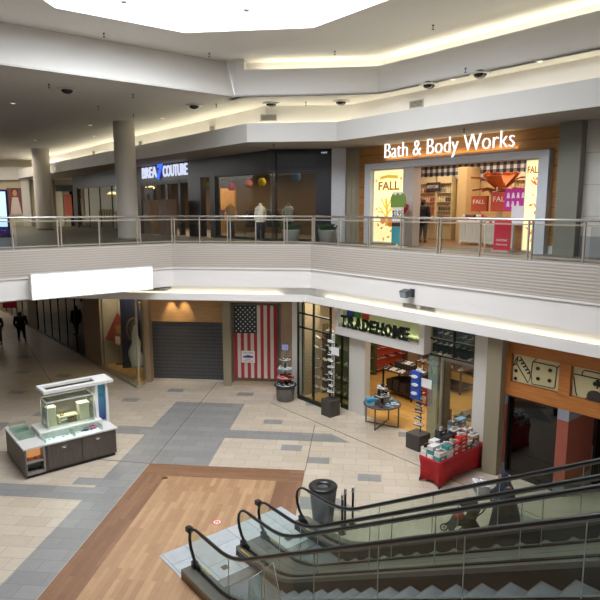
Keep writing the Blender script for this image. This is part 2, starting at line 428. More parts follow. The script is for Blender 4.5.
# ---- upper ceilings
# soffit over the shopfronts, bulkhead, cove
BK = [A(-60, 12.73), (-4.26, 22.1), (-.9, 22.1), A(-5, 14.99)]   # bulkhead face line
c_w = 12.614; 
BK[0] = ((-4.26-30), 22.1+30); BK[3] = (-.9+11, 22.1-11)
def shift(P, d):
    """parallel line d behind the bulkhead line"""
    t = math.tan(math.pi/8)*d
    return [(P[0][0]+d*c7, P[0][1]+d*c7), (P[1][0]+t, P[1][1]+d), (P[2][0]+t, P[2][1]+d), (P[3][0]+d*c7, P[3][1]+d*c7)]
def strip(P, Q, z0, z1, mb=None):
    mb = mb or MB()
    for i in range(3): mb.prism([P[i], P[i+1], Q[i+1], Q[i]], z0, z1)
    return mb
struct('trim_6', strip(BK, shift(BK, .08), 10.0, 10.68), mat('c4c2be', .6, var=.02, scale=1.5))
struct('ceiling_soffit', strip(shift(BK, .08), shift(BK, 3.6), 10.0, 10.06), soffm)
struct('wall_cove', strip(shift(BK, 1.25), shift(BK, 1.33), 10.06, 11.5), white)
# dropped ring round the atrium ceiling
DF = [(-13.2, 13.1), (-4.54, 21.4), (.56, 21.3), (10.2, 11.9)]
DFb = [(-13.2, 13.1-.0), (-4.54, 21.4), (.56, 21.3), (10.2, 11.9)]
top = MB()
OQ = [(-40, 20), (-36, 62), (12, 62), (32, 30)]
# gallery ceiling at 11.5
for i in range(3): top.prism([DF[i], DF[i+1], OQ[i+1], OQ[i]], 11.5, 11.56)
top.prism([DF[0], OQ[0], (-40, -9), (-13.2, -9)], 11.5, 11.56)
top.prism([DF[3], OQ[3], (32, -9), (10.2, -9)], 11.5, 11.56)
struct('ceiling_gallery', top, ceilm)
# faces of the drop: left one leans back, the other two stop at a cove ledge
f = MB()
def face(mb, p, q, z0, z1, lean=0, th=.1):
    a = Vector(p); b = Vector(q); t = (b-a).normalized(); n = Vector((-t.y, t.x))
    if n.dot(Vector((-2, 12)) - a) > 0: n = -n
    vs = []
    for (z, d0) in ((z0, 0), (z1, lean)):
        for P in (a, b):
            for d in (d0, d0+th): vs.append((P.x+n.x*d, P.y+n.y*d, z))
    mb.add(vs, [(0, 2, 6, 4), (1, 5, 7, 3), (0, 1, 3, 2), (4, 6, 7, 5), (0, 4, 5, 1), (2, 3, 7, 6)])
face(f, DF[0], DF[1], 11.5, 12.8, .55)
face(f, DF[1], DF[2], 11.5, 12.42); face(f, DF[2], DF[3], 11.5, 12.42)
face(f, (-13.2, -9), DF[0], 11.5, 12.8); face(f, (10.2, 11.9), (10.2, -9), 11.5, 12.8)
f.prism([(-4.52, 21.46), (-4.3, 21.46), (-4.7, 22.0), (-5.1, 22.0)], 11.5, 12.8)
f.prism([(-4.5, 21.43), (-4.2, 21.43), (-4.2, 22.1), (-5.2, 22.1)], 12.0, 12.8)
struct('wall_drop', f, mat('cfcdc9', .6, var=.02, scale=1.5))
f = MB()
f.prism([(-4.6, 21.5), (.6, 21.4), (.8, 22.1), (-4.6, 22.1)], 12.0, 12.05)
f.prism([(.6, 21.4), (10.25, 12.0), (10.6, 12.6), (.8, 22.1)], 12.0, 12.05)
f.prism([(-4.6, 22.0), (.75, 22.0), (.8, 22.1), (-4.6, 22.1)], 12.05, 12.85)
f.prism([(.75, 22.0), (10.5, 12.5), (10.6, 12.6), (.8, 22.1)], 12.05, 12.85)
struct('trim_7', f, white)
# main ceiling with the octagonal skylight
SK = [(-8.05, 11.5), (-8.16, 15.7), (-5.38, 18.2), (-1.46, 18.1), (1.3, 15.35), (1.3, 11.5), (-1.4, 8.8), (-5.4, 8.8)]
OC = [(-13.4, 11.5), (-13.4, 13.6), (-5.1, 22.2), (.9, 22.3), (10.6, 12.8), (10.4, 11.5), (10.4, -9), (-13.4, -9)]
mc = MB()
n = len(SK)
for i in range(n):
    j = (i+1) % n; mc.prism([SK[i], SK[j], OC[j], OC[i]], 12.8, 12.88)
# the last strips run on behind the viewer with no second skylight cut
struct('ceiling', mc, mat('e2dfda', .8, var=.02, scale=1))
wl = MB()
SKo = off(SK, -.12)
for i in range(n):
    j = (i+1) % n; wl.prism([SK[i], SK[j], SKo[j], SKo[i]], 12.86, 13.9)
struct('trim_8', wl, white)
gl = MB(); gl.prism(SKo, 13.9, 13.93); struct('window_1', gl, glass('fafcff', .3))
fr = MB()
for x in (-6.7, -5, -3.4, -1.8, -.1): fr.box(x-.03, x+.03, 9.0, 18.1, 13.93, 14.0)
for y in (10.5, 12.5, 14.5, 16.5): fr.box(-8.1, 1.2, y-.03, y+.03, 13.93, 14.0)
struct('trim_9', fr, white)
# outer walls that close the hall
ow = MB(); ow.box(-40.2, -40, -10, 62, 0, 13); ow.box(-40, 30, 62, 62.2, 0, 13); ow.box(-40, 32, -10.2, -10, 0, 13); ow.box(32, 32.2, -10, 62, 0, 13)
struct('wall_outer', ow, white2)

# ---- columns on the gallery
colm = mat('cbc5bb', .6, var=.02)
for (x, y, r, lb) in ((-10.95, 26.8, .48, ''), (-21.4, 38.0, .55, '')):
    b = MB(); b.lathe([(r*1.03, UF), (r*1.03, UF+.15), (r, UF+.16), (r, 11.5)], n=32)
    struct('column', b, colm, loc=(x, y, 0))

# ---- walls
tan = mat('a8937a', .6, var=.05, scale=3); tanp = woodgrain('tan_panel', '9c8266', 'ab9276', .5, 'Z', 2.5, 8)
olive = mat('928770', .6, var=.03); pale = mat('cbc7bf', .6, var=.03); terr = mat('96503e', .6, var=.05)
black = mat('191818', .4); dark = mat('2c2a29', .5); navy = mat('14161e', .35, var=.04)
wpanel = woodgrain('orange_wood_panel', 'a4703a', 'b8854c', .4, 'X', 1.6, 9, board=.42)
owood = woodgrain('orange_wood_trim', 'a8642f', 'bd7a3d', .4, 'X', 2.0, 9)
hdr = woodgrain('header_wood', 'a98254', 'b8915f', .45, 'X', 2.0, 7)

# lower: corridor right wall (A frame local coords s,w)
b = MB()
b.box(-29.2, -27.2, 9.69, 10.1, 0, 4.5); b.box(-39.8, -37.8, 9.69, 10.1, 0, 4.5); b.box(-60, -46, 9.69, 10.1, 0, 4.5)
b.box(-46, -39.8, 9.69, 10.1, 3.2, 4.5); b.box(-37.8, -29.2, 9.69, 10.1, 3.9, 4.5)
b.box(-27.2, -26.9, 9.69, 10.0, 0, 4.4)
struct('wall_corridor_right', b, woodgrain('brown_panel', '7d664e', '8b7358', .5, 'Z', 2.5, 8), rz=RA)
b = MB(); b.box(-37.8, -29.2, 11.3, 11.4, 0, 4.4); b.box(-46, -39.8, 11.3, 11.4, 0, 4.4); struct('wall_corridor_inner', b, mat('3a3430', .7), rz=RA)
def glazing(name, s0, s1, w, z0, z1, nm, gm, fm, kick=.12, th=.03, rz=RA, rails=()):
    """mullioned shop window: frame + panes"""
    b = MB(); d = .05
    b.box(s0, s1, w-.04, w+.04, z0, z0+kick); b.box(s0, s1, w-.04, w+.04, z1-.08, z1)
    for i in range(nm+1):
        x = s0 + (s1-s0)*i/nm; b.box(x-d/2, x+d/2, w-.04, w+.04, z0+kick, z1-.08)
    for z in rails: b.box(s0, s1, w-.035, w+.035, z-.03, z+.03)
    o = struct(name, b, fm, rz=rz)
    g = MB()
    for i in range(nm):
        x0 = s0 + (s1-s0)*i/nm + d/2; x1 = s0 + (s1-s0)*(i+1)/nm - d/2
        g.box(x0, x1, w-.006, w+.006, z0+kick, z1-.08)
    g.build('pane', gm, o)
    return o
refl_tint_glass, _nt, _o = newmat('reflection_tint_glass')  # edge-on reflection painted in as a pale green diffuse share
_d = _nt.nodes.new('ShaderNodeBsdfPrincipled'); _d.inputs['Base Color'].default_value = lin('a9bdb2'); _d.inputs['Roughness'].default_value = .1
_t = _nt.nodes.new('ShaderNodeBsdfTransparent'); _t.inputs[0].default_value = lin('dfeae4'); _m = _nt.nodes.new('ShaderNodeMixShader'); _m.inputs[0].default_value = .35
_nt.links.new(_t.outputs[0], _m.inputs[1]); _nt.links.new(_d.outputs[0], _m.inputs[2]); _nt.links.new(_m.outputs[0], _o.inputs[0])
dkglass = glass('3a3f3e', 1.3); clr = glass('eef3ef', .8); grn = glass('cfe0d6', 1.0)
glazing('window_2', -37.8, -29.2, 9.75, 0, 3.9, 6, dkglass, black)
glazing('window_3', -46, -39.8, 9.75, 0, 3.2, 4, glass('8a8f8c', 1.2), tan)
# flag display window
glazing('window_4', -26.9, -22.75, 9.72, .12, 4.05, 1, clr, tan, kick=.08)
b = MB(); b.box(-26.9, -22.7, 9.6, 9.85, 0, .14)
b.box(-26.9, -24.0, 11.0, 11.1, 0, 4.4); b.box(-26.9, -26.8, 9.8, 11.1, 0, 4.4)
struct('wall_display', b, mat('a59a8a', .7), rz=RA)
b = MB(); b.prism([(-26.8, 9.85), (-22.85, 9.85), (-23.45, 10.4), (-23.95, 11.0), (-26.8, 11.0)], 0, .16); struct('trim_10', b, shopfl, rz=RA)
b = MB(); b.box(-9.23, -9.215, 23.38, 23.8, .14, 4.05); struct('window_17', b, clr)
b = MB(); b.box(-9.26, -9.19, 23.36, 23.8, 0, .14); struct('trim_30', b, tan)
# shutter wall
b = MB()
b.box(-9.3, -9.0, 23.8, 24.75, 0, LS, 1); b.box(-9.0, -5.72, 24.1, 24.4, 2.68, LS)
struct('wall_shutter', b, [hdr, tanp])
b = MB()
for i in range(48):
    z = .1 + i*.053; b.box(-9.0, -5.72, 24.17, 24.185, z, z+.038, 0 if i % 3 else 3)
for i in range(40):
    x = -9.0 + i*.084; b.box(x, x+.008, 24.16, 24.19, .1, 2.68, 1)
b.box(-9.0, -5.72, 24.12, 24.22, 0, .1, 2)
o = struct('door_1', b, [mat('696a6d', .28, .5), mat('7a7a7c', .4, .6), mat('b8b4ad', .4), mat('55565a', .3, .5)])
b = MB(); b.box(-9.0, -5.72, 24.24, 24.26, 0, 2.7); struct('shutter_dark_backing', b, mat('1d1d1f', .6))  # dark sheet added close behind the slats to darken their gaps
b = MB(); b.box(-9.3, -5.4, 26.0, 26.1, 0, LS); b.box(-5.45, -5.35, 24.4, 26, 0, LS); struct('wall_store_back', b, mat('7a756e', .7))
b = MB(); b.box(-5.72, -5.38, 23.65, 24.4, 0, LS); struct('trim_11', b, olive)
b = MB(); b.box(-5.38, -3.2, 24.1, 24.25, 0, LS); struct('wall_flag', b, mat('8b7a68', .6))
b = MB(); b.box(-5.38, -3.2, 23.75, 24.1, 0, .1); b.box(-5.38, -3.2, 23.7, 24.1, 3.62, LS); struct('trim_12', b, tan)
b = MB(); b.box(-3.2, -2.68, 23.6, 24.25, 0, LS); struct('trim_13', b, tanp)
b = MB(); b.prism([(-2.68, 23.0), (-2.25, 22.75), (-2.1, 24), (-2.68, 24.2)], 0, LS); struct('trim_14', b, pale)
# shoe shop front, A frame
b = MB(); b.box(-15.15, -14.33, 14.7, 14.98, 0, 2.95); b.box(-15.6, -15.45, 14.15, 14.25, 0, 2.95)
b.box(-9.62, -9.2, 14.45, 14.95, 0, LS)
struct('trim_15', b, pale, rz=RA)
b = MB(); b.prism([(-9.2, 14.45), (-8.95, 14.05), (-8.55, 14.15), (-8.55, 15), (-9.2, 15)], 0, LS); struct('trim_16', b, olive, rz=RA)
glazing('window_5', -17.45, -15.55, 14.12, .0, LS-.02, 2, clr, black, kick=.16, rails=(2.95, 3.5))
b = MB(); b.box(-15.62, -15.58, 14.16, 14.75, .16, 2.9); struct('window_6', b, grn, rz=RA)
glazing('window_7', -15.58, -15.17, 14.74, .0, 2.9, 1, grn, black, kick=.16)
# glazed right bay, transom above
glazing('window_8', -11.45, -9.62, 14.72, 2.9, LS, 2, glass('dfe3dc', .9), black, kick=.06, rails=(3.45,))
glazing('window_9', -10.9, -9.62, 14.74, 0, 2.88, 1, clr, mat('6e6a62', .4), kick=.1)
b = MB(); b.box(-11.4, -11.05, 14.6, 14.64, 0, 2.9); b.box(-11.05, -11.02, 14.6, 15.3, 0, 2.9); struct('window_10', b, refl_tint_glass, rz=RA)
b = MB(); b.box(-11.0, -10.9, 14.7, 15.1, 0, 2.9); struct('trim_17', b, tan, rz=RA)
# sign box
b = MB(); b.box(-15.62, -11.42, 14.36, 14.8, 2.93, 3.22); b.box(-15.62, -15.4, 14.36, 14.8, 3.22, LS); b.box(-11.62, -11.42, 14.36, 14.8, 3.22, LS)
b.box(-15.4, -11.62, 14.6, 14.8, 3.22, LS, 1)
struct('trim_18', b, [white, mat('b9b794', .6)], rz=RA)
# shop interior
b = MB(); b.box(-18.2, -18.1, 15.2, 24, 0, LS, 0); b.box(-17.6, -17.5, 14.5, 15.25, 0, LS, 0); b.box(-18.2, -17.5, 15.2, 15.3, 0, LS, 0); b.box(-18.2, -9.7, 22.5, 22.6, 0, LS, 0); b.box(-9.8, -9.7, 14.95, 22.5, 0, LS, 0)
struct('wall_shoe_shop', b, [mat('a58f74', .7)], rz=RA)
# games shop front
gdark = glass('4a4f4e', 1.4)
b = MB(); b.box(-8.55, -4, 14.4, 14.7, 2.38, 2.76); b.box(-8.55, -4, 14.45, 14.7, 3.56, LS)
for s0, s1 in ((-8.55, -8.42), (-7.05, -6.75), (-5.2, -4.9)): b.box(s0, s1, 14.4, 14.7, 2.7, 3.6)
struct('trim_19', b, owood, rz=RA)
b = MB()
for s0, s1, d in ((-8.86, -8.5, 14.75), (-7.02, -6.72, 15.9)):
    b.box(s0, s1, 14.42, d, .34, 2.08); b.box(s0, s1, 14.41, d, 2.08, 2.38, 1); b.box(s0, s1, 14.41, d, 0, .34, 1)
struct('trim_20', b, [terr, mat('8d8f97', .5)], rz=RA)
glazing('window_11', -8.48, -7.04, 14.55, 0, 2.38, 1, gdark, black, kick=.12)
glazing('window_12', -6.6, -4.0, 15.8, 0, 2.38, 3, gdark, black, kick=.12)
b = MB(); b.box(-8.6, -3.6, 18.5, 18.6, 0, LS); b.box(-8.6, -8.5, 15, 18.5, 0, LS); b.box(-8.4, -6.9, 14.7, 14.8, 2.4, LS); struct('wall_games_shop', b, mat('4c4742', .7), rz=RA)

# ---- upper walls
# dark fashion shop: left run (A frame) and straight run
def UZ(z): return z
b = MB(); b.box(-45.9, -20.0, 14.99, 15.3, 9.1, 10.0)
for s0, s1 in ((-45.9, -45.0), (-36.2, -33.6), (-27.7, -26.4), (-25.5, -25.0)): b.box(s0, s1, 14.99, 15.3, UF, 9.1)
struct('wall_fashion_left', b, navy, rz=RA)
b = MB(); b.box(-3.9, -1.2, 24.8, 25.1, 9.1, 10.0); b.box(-1.85, -1.2, 24.8, 25.1, UF, 9.1)
b.box(-3.65, -1.9, 24.79, 24.8, 9.35, 9.8, 1)
struct('wall_fashion_front', b, [navy, mat('20232c', .3)])
glazing('window_13', -45.0, -36.2, 15.1, UF, 9.1, 4, glass('e6e6de', .6), black)
glazing('window_14', -25.0, -20.15, 15.1, UF, 9.1, 1, glass('eeeee6', .6), black)
glazing('window_15', -3.72, -1.85, 24.9, UF, 9.1, 1, glass('eeeee6', .6), black, rz=0)
b = MB(); b.box(-46, -22.4, 20.5, 20.6, UF, 10); b.prism([(-46, 15.3), (-20.3, 15.3), (-22.4, 20.5), (-46, 20.5)], 9.4, 9.45); struct('wall_fashion_back', b, mat('5a4632', .7), rz=RA)
b = MB(); b.box(-1.3, -1.2, 25.1, 30.3, UF, 10); b.prism([(-3.6, 25.1), (-1.3, 25.1), (-1.3, 30.2)], 9.45, 9.5); struct('wall_fashion_rear', b, woodgrain('fashion_wood', '5c3f26', '7a5634', .6, 'Z', 1.5, 5))
# pilasters between the shops
b = MB(); b.box(-1.2, -.62, 24.6, 25.2, UF, 10.0); struct('trim_21', b, mat('b9b8bd', .6))
b = MB(); b.prism([(-.62, 24.75), (-.05, 24.72), (-.05, 25.6), (-.62, 25.6)], UF, 10.0)
b.box(-.45, -.38, 24.66, 24.74, UF, 10.0); b.box(-.24, -.17, 24.66, 24.74, UF, 10.0); struct('trim_22', b, olive)
# wood clad shop, A frame w=17.45
b = MB(); b.box(-17.55, -16.9, 17.45, 17.7, UF, 10.0); b.box(-16.9, -9.2, 17.45, 17.7, 9.28, 10.0); b.box(-9.2, -8.75, 17.45, 17.7, UF+.25, 10.0)
struct('wall_wood_clad', b, wpanel, rz=RA)
b = MB(); b.box(-9.2, -8.75, 17.42, 17.7, UF, UF+.25); struct('baseboard_right', b, white, rz=RA)
b = MB(); b.box(-16.92, -16.6, 17.15, 17.7, UF, 9.3); b.box(-9.5, -9.17, 17.15, 17.7, UF, 9.3); b.box(-16.6, -9.5, 17.15, 17.7, 9.08, 9.3)
struct('trim_23', b, mat('c3c6cc', .5), rz=RA)
b = MB(); b.box(-14.93, -14.4, 17.2, 17.6, UF, 9.08); struct('trim_24', b, mat('b8aea6', .5), rz=RA)
b = MB(); b.box(-8.75, -8.1, 16.9, 17.7, UF, 10.0); struct('trim_25', b, mat('77766a', .6), rz=RA)
b = MB(); b.box(-8.1, -4, 17.2, 17.5, UF+.6, 10.0); b.box(-8.1, -4, 17.18, 17.5, UF, UF+.6, 1)
struct('wall_right_plain', b, [mat('c2beb6', .6), mat('8c8c8e', .6)], rz=RA)
b = MB(); 
for z in (7.3, 8.2, 9.1): b.box(-8.1, -4, 17.19, 17.21, z, z+.015)
struct('trim_26', b, mat('8f8a82', .7), rz=RA)
# its interior
ging = checker('gingham', 'e8e6e4', '77757e', '24222c', .16)
b = MB(); b.box(-19.5, -9.0, 22.5, 22.6, UF, 8.75); b.box(-19.5, -9.0, 22.45, 22.6, 8.75, 10, 1); b.box(-19.5, -19.4, 17.7, 22.5, UF, 10); b.box(-9.2, -9.1, 17.7, 22.5, UF, 10)
b.box(-12.5, -9.1, 22.3, 22.46, 6.8, 9.2, 1)
b.box(-15.5, -15.05, 21.4, 22.4, UF, 9.3)
struct('wall_wood_clad_inside', b, [mat('c9a878', .6), ging], rz=RA)
b = MB(); b.box(-19.5, -9.0, 17.7, 22.6, 9.6, 9.65); struct('ceiling_shop', b, mat('cfc6b6', .7), rz=RA)
b = MB(); b.box(-19.5, -9.1, 17.6, 22.5, UF, UF+.01); struct('floor_shop', b, woodgrain('shop_floor', '7c5a3c', '94704c', .4, 'X', 2, 4), rz=RA)
# far wall across the gallery, left
b = MB(); b.box(-36, -22.5, 46, 46.3, UF, 11.5); struct('wall_far_upper', b, mat('b0a68c', .7))
b = MB(); b.box(-27.6, -26.9, 45.7, 46, UF, 9.9); b.box(-36, -22.5, 45.6, 46, 9.9, 10.9); struct('trim_27', b, mat('c4c0b8', .6))
b = MB(); b.box(-25.3, -24.9, 45.6, 46, UF, 9.9); struct('trim_28', b, mat('c4c0b8', .6))
b = MB(); b.box(-24.8, -24.2, 45.9, 45.98, UF, 9.0); struct('door_2', b, mat('d3c9ae', .5))
b = MB(); b.box(-23.6, -22.9, 45.9, 45.98, UF, 9.0); struct('window_16', b, glass('776655', 1))
b = MB(); b.box(-40, -20, 50, 50.3, 0, 4.5); struct('wall_far_lower', b, mat('a39880', .7))
b = MB(); b.box(-24.6, -24.0, 44.0, 44.5, 0, 4.5); struct('trim_29', b, tan)
# ================================================================ LIGHT AND CAMERA
w = bpy.data.worlds.new('overcast_sky'); SC.world = w; w.use_nodes = True
bg = w.node_tree.nodes['Background']; bg.inputs[0].default_value = (.97, .985, 1, 1); bg.inputs[1].default_value = SKY
def area(name, loc, sx, sy, power, col, rot=(0, 0, 0), portal=False, spread=math.pi):
    l = bpy.data.lights.new(name, 'AREA'); l.shape = 'RECTANGLE'; l.size = sx; l.size_y = sy; l.energy = power; l.color = col; l.spread = spread
    if portal: l.cycles.is_portal = True
    o = bpy.data.objects.new(name, l); COL.objects.link(o); o.location = loc; o.rotation_euler = rot
    return o
area('skylight_portal', (-3.42, 13.5, 13.85), 9.4, 9.4, 1, (1, 1, 1), portal=True)
warm = (1, .94, .7); warm2 = (1, .8, .55)
def cove(name, p, q, z, power, col=warm, up=True, width=.08):
    a = Vector(p); b = Vector(q); t = b-a
    return area(name, ((a.x+b.x)/2, (a.y+b.y)/2, z), t.length, width, power, col, rot=(math.pi, 0, math.atan2(t.y, t.x)) if up else (0, 0, math.atan2(t.y, t.x)))
# cove troughs: lower lip, gallery bulkhead, atrium ring
cove('cove_lower_middle', (-9.3, 22.08), (-3.0, 22.08), LS+.12, 11)
cove('cove_lower_right', (-1.3, 21.72), (8.0, 12.42), LS+.12, 20)
sb = shift(BK, 1.08)
cove('cove_gallery_middle', sb[1], sb[2], 10.45, 20)
cove('cove_gallery_left', (sb[1][0]-26, sb[1][1]+26), sb[1], 10.45, 280)
cove('cove_gallery_right', sb[2], sb[3], 10.45, 70)
cove('cove_ring_middle', (-3.8, 21.86), (.6, 21.86), 12.3, 18)
cove('cove_ring_right', (.9, 21.7), (9.8, 12.98), 12.3, 60)
# shop lighting
def lightA(name, s, w_, z, sx, sy, p, col=warm2): x, y = A(s, w_); return area(name, (x, y, z), sx, sy, p, col, rot=(0, 0, RA))
lightA('beauty_shop_light', -13.5, 20.0, 9.55, 8, 3.5, 260, (1, .86, .66))
lightA('shoe_shop_light', -13.5, 18.5, 4.0, 6, 6, 190, (1, .86, .66))
lightA('shoe_window_light', -16.5, 14.85, 4.0, 1.5, 1.0, 50, (1, .9, .75))
lightA('fashion_light_left', -32, 17.5, 9.3, 9, 3, 300)
lightA('fashion_light_front', -23, 17.5, 9.3, 5, 3, 110)
area('fashion_light_rear', (-2.8, 26.4, 9.4), 2.4, 1.6, 60, warm2)
lightA('flag_window_light', -24.9, 10.35, 4.02, 3.4, .6, 60)
lightA('games_shop_light', -7, 17, 3.9, 3, 2, 4)
area('far_corridor_light', (-29, 42, 4.4), 8, 10, 330, (1, .93, .82))
area('corridor_light', (-18, 27, 4.4), 3, 10, 10, (1, .85, .66), rot=(0, 0, RC))
area('far_gallery_light', (-27, 40, 11.2), 10, 8, 520, (1, .9, .75))
area('gallery_left_light', (-22, 20, 11.3), 8, 12, 60, (1, .93, .85))
for i, x in enumerate((-8.06, -7.48)):
    l = bpy.data.lights.new('shutter_spot', 'SPOT'); l.energy = 90; l.spot_size = .9; l.spot_blend = .8; l.color = warm2; l.shadow_soft_size = .04
    o = bpy.data.objects.new('shutter_spot', l); COL.objects.link(o); o.location = (x, 23.75, LS-.06); o.rotation_euler = (math.radians(14), 0, 0)

cam = bpy.data.cameras.new('camera'); co = bpy.data.objects.new('camera', cam); COL.objects.link(co)
cam.sensor_width = 36; cam.lens = 580 * 36 / 600; cam.clip_start = .05; cam.clip_end = 300
co.location = (0, 0, 7.5)
pitch = math.atan(90.5 / 580)
co.rotation_euler = (math.pi/2 - pitch, 0, math.radians(5.84))
SC.camera = co
vs = SC.view_settings; vs.view_transform = 'Standard'; vs.look = 'None'; vs.exposure = EXPO; vs.gamma = 1; vs.use_curve_mapping = False
SC.cycles.transparent_max_bounces = 40
# ================================================================ UPPER LEVEL THINGS
steel = mat('a39a8b', .4, .35, var=.03); steeld = mat('4a443d', .45, .3); railtop = mat('c9c6c2', .25, .7)
rglass = glass('eef0ee', .5)
def railing(name, p, q, label, n, phase=0):
    p = Vector(p); q = Vector(q); L = (q-p).length; rz = math.atan2(q.y-p.y, q.x-p.x)
    t = thing(name, label, 'railing', (p.x, p.y, UF+.04), rz)
    b = MB(); b.tube([(0, 0, 1.07), (L, 0, 1.07)], .036, 10); b.build('top_rail', railtop, t)
    b = MB(); b.box(0, L, -.02, .02, .93, .965); b.build('middle_rail', steel, t)
    b = MB(); b.box(0, L, -.02, .02, .1, .135); b.box(0, L, -.03, .02, .0, .05); b.build('bottom_rail', steel, t)
    st = L / n; dx = .055
    pm = None
    for i in range(n):
        for k, x in enumerate((i*st + .03, i*st + .03 + 2*dx)):
            if k == 1 and i % 2 == 1: continue
            b = MB(); b.box(x-.018, x+.018, -.045, .012, -.06, 1.04); b.lathe([(.02, -.08), (.02, -.02)], x, -.035, 8, cap=True)
            b.build('post', steel, t)
        x0 = i*st + .16; x1 = (i+1)*st - .02
        b = MB(); b.box(x0, x1, -.006, .004, .14, .925); b.build('glass_panel', rglass, t)
    return t
IR = off(IN, -.06)
railing('railing', IR[2], IR[3], 'straight middle stretch of steel gallery railing facing the dark fashion shop', 5)
railing('railing', IR[3], IR[4], 'right angled stretch of steel gallery railing in front of the bath shop', 10)
railing('railing', IR[1], IR[2], 'left angled stretch of steel gallery railing in front of the round column', 7)

def dome(x, y, i, lab):
    t = thing('ceiling_dome', lab, 'ceiling fixture', (x, y, 11.5), 0, 'black ceiling domes')
    b = MB(); b.lathe([(.30, 0), (.32, -.02), (.2, -.04)], n=20); b.build('trim_ring', mat('cfcac2', .5), t)
    b = MB(); b.ball((0, 0, -.03), .2, .2, .13, 16, 8); b.build('dome_cover', mat('141414', .15), t)
DL = ['black dome in the dark gallery ceiling at the far left', 'black dome in the gallery ceiling above the round column', 'black dome in the ceiling above the middle cove vent', 'black dome in the ceiling left of the white bath shop letters',
      'black dome in the ceiling above the bath shop sign', 'rightmost black dome in the gallery ceiling']
for i, (x, y) in enumerate(((-9.86, 19.44), (-6.46, 22.83), (-3.43, 22.71), (-.77, 22.57), (2.15, 19.88), (3.48, 18.48))):
    dome(x, y, i, DL[i])
SPX = [(-10.05, 18.63, 11.5), (-7.98, 20.49, 11.5), (-5.56, 22.7, 11.5), (-2.09, 22.64, 11.5), (2.94, 17.8, 11.5), (-10.26, 22.66, 11.5), (-9.6, 24.6, 11.5),
       (-7.83, 17.96, 12.8), (-5.23, 20.52, 12.8), (-.93, 20.71, 12.8), (2.03, 18.19, 12.8), (-3.35, 22.84, 10.0), (3.2, 19.2, 10.0)]
for x, y, z in SPX:
    b = MB(); b.lathe([(.035, 0), (.035, -.02), (.012, -.03), (.012, -.11), (.04, -.12), (.04, -.13)], n=8)
    lab = {11.5: 'small dark sprinkler head hanging from the gallery ceiling', 12.8: 'small dark sprinkler head on the ceiling around the skylight', 10.0: 'small dark sprinkler head under the shopfront soffit'}[z]
    solo(b, 'sprinkler', mat('3a3632', .4, .5), lab, 'sprinkler', (x, y, z), 0, lab.split('head ')[1].join(['sprinklers ', '']))
for i, (x, y) in enumerate(((-13.19, 21.71), (-12.93, 27.58), (-14.64, 31.63), (-8.78, 25.84), (-18.9, 33.07), (2.81, 19.22), (4.82, 17.21))):
    t = thing('downlight', 'small round recessed downlight in the gallery ceiling', 'light', (x, y, 11.5), 0, 'recessed gallery downlights')
    b = MB(); b.lathe([(.12, 0), (.12, -.015), (.08, -.02)], n=16, cap=True); b.build('rim', mat('d8d4cc', .4), t)
    b = MB(); b.lathe([(.07, -.015), (.07, -.024)], n=16); b.build('lens', emis('fff2d8', 1.2), t)
def vent(name, label, loc, rz, w, h, n, tilt=False, group=None):
    t = thing(name, label, 'air vent', loc, rz, group)
    b = MB(); b.box(0, w, 0, .03, 0, .03); b.box(0, w, 0, .03, h-.03, h); b.box(0, .03, 0, .03, 0, h); b.box(w-.03, w, 0, .03, 0, h); b.build('frame', mat('c3bfb4', .5), t)
    b = MB(); b.box(.02, w-.02, .02, .035, .02, h-.02)
    for i in range(n):
        z = .04 + (h-.06)*i/n; b.box(.03, w-.03, -.002, .022, z, z+(h-.06)/n*.45, 1)
    b.build('louvres', [mat('3c3a36', .6), mat('a9a59b', .5)], t)
sb1 = shift(BK, 1.25)
vent('air_vent', 'louvred vent in the lit cove above the dark fashion shop', (-3.95, sb1[1][1]-.035, 10.92), 0, .66, .27, 5)
x, y = sb1[2][0]+2.05, sb1[2][1]-2.05
vent('air_vent', 'louvred vent in the lit cove just left of the bath shop letters', (x-.03, y-.03, 10.95), RA, .62, .27, 5)
for k, (dd, lab) in enumerate(((3.0, 'square vent in the left cove right of the round column'), (8.4, 'square vent in the left cove between the two columns'), (13.4, 'square vent in the left cove beside the far column'))):
    vent('air_vent', lab, (sb1[1][0]-dd-.03, sb1[1][1]+dd-.03, 10.9), RA, .45, .3, 4)
# vents in the lower cove
pA = Vector((b0[0], b0[1]))
for k in range(2):
    d = (3.12 + k*.5); vent('air_vent', ('left', 'right')[k] + ' one of the two louvred grilles in the lit slot above the shoe shop sign', (pA.x+d-.03+.35*0, pA.y-d-.04, 4.33), RA, .6, .22, 4)
# floodlight on the fascia
x, y = A(-11.75, 14.12)
t = thing('floodlight', 'dark floodlight bracketed to the white fascia above the shoe shop', 'floodlight', (x, y, 4.78), RA)
b = MB(); b.box(-.09, .09, -.03, 0, 0, .26); b.tube([(0, 0, .14), (0, -.14, .14)], .025, 8); b.build('bracket', mat('3c3f43', .5), t)
b = MB(); b.add([(-.22, -.32, .0), (.06, -.34, .0), (.08, -.12, .04), (-.2, -.1, .04), (-.24, -.36, .2), (.05, -.38, .2), (.08, -.14, .26), (-.22, -.12, .26)],
               [(3, 2, 1, 0), (4, 5, 6, 7), (0, 1, 5, 4), (1, 2, 6, 5), (2, 3, 7, 6), (3, 0, 4, 7)]); b.build('housing', mat('4a4d52', .5), t)
b = MB(); b.add([(-.21, -.335, .02), (.04, -.35, .02), (.04, -.385, .18), (-.22, -.37, .18)], [(0, 1, 2, 3)]); b.build('lens', mat('8f989c', .1), t)
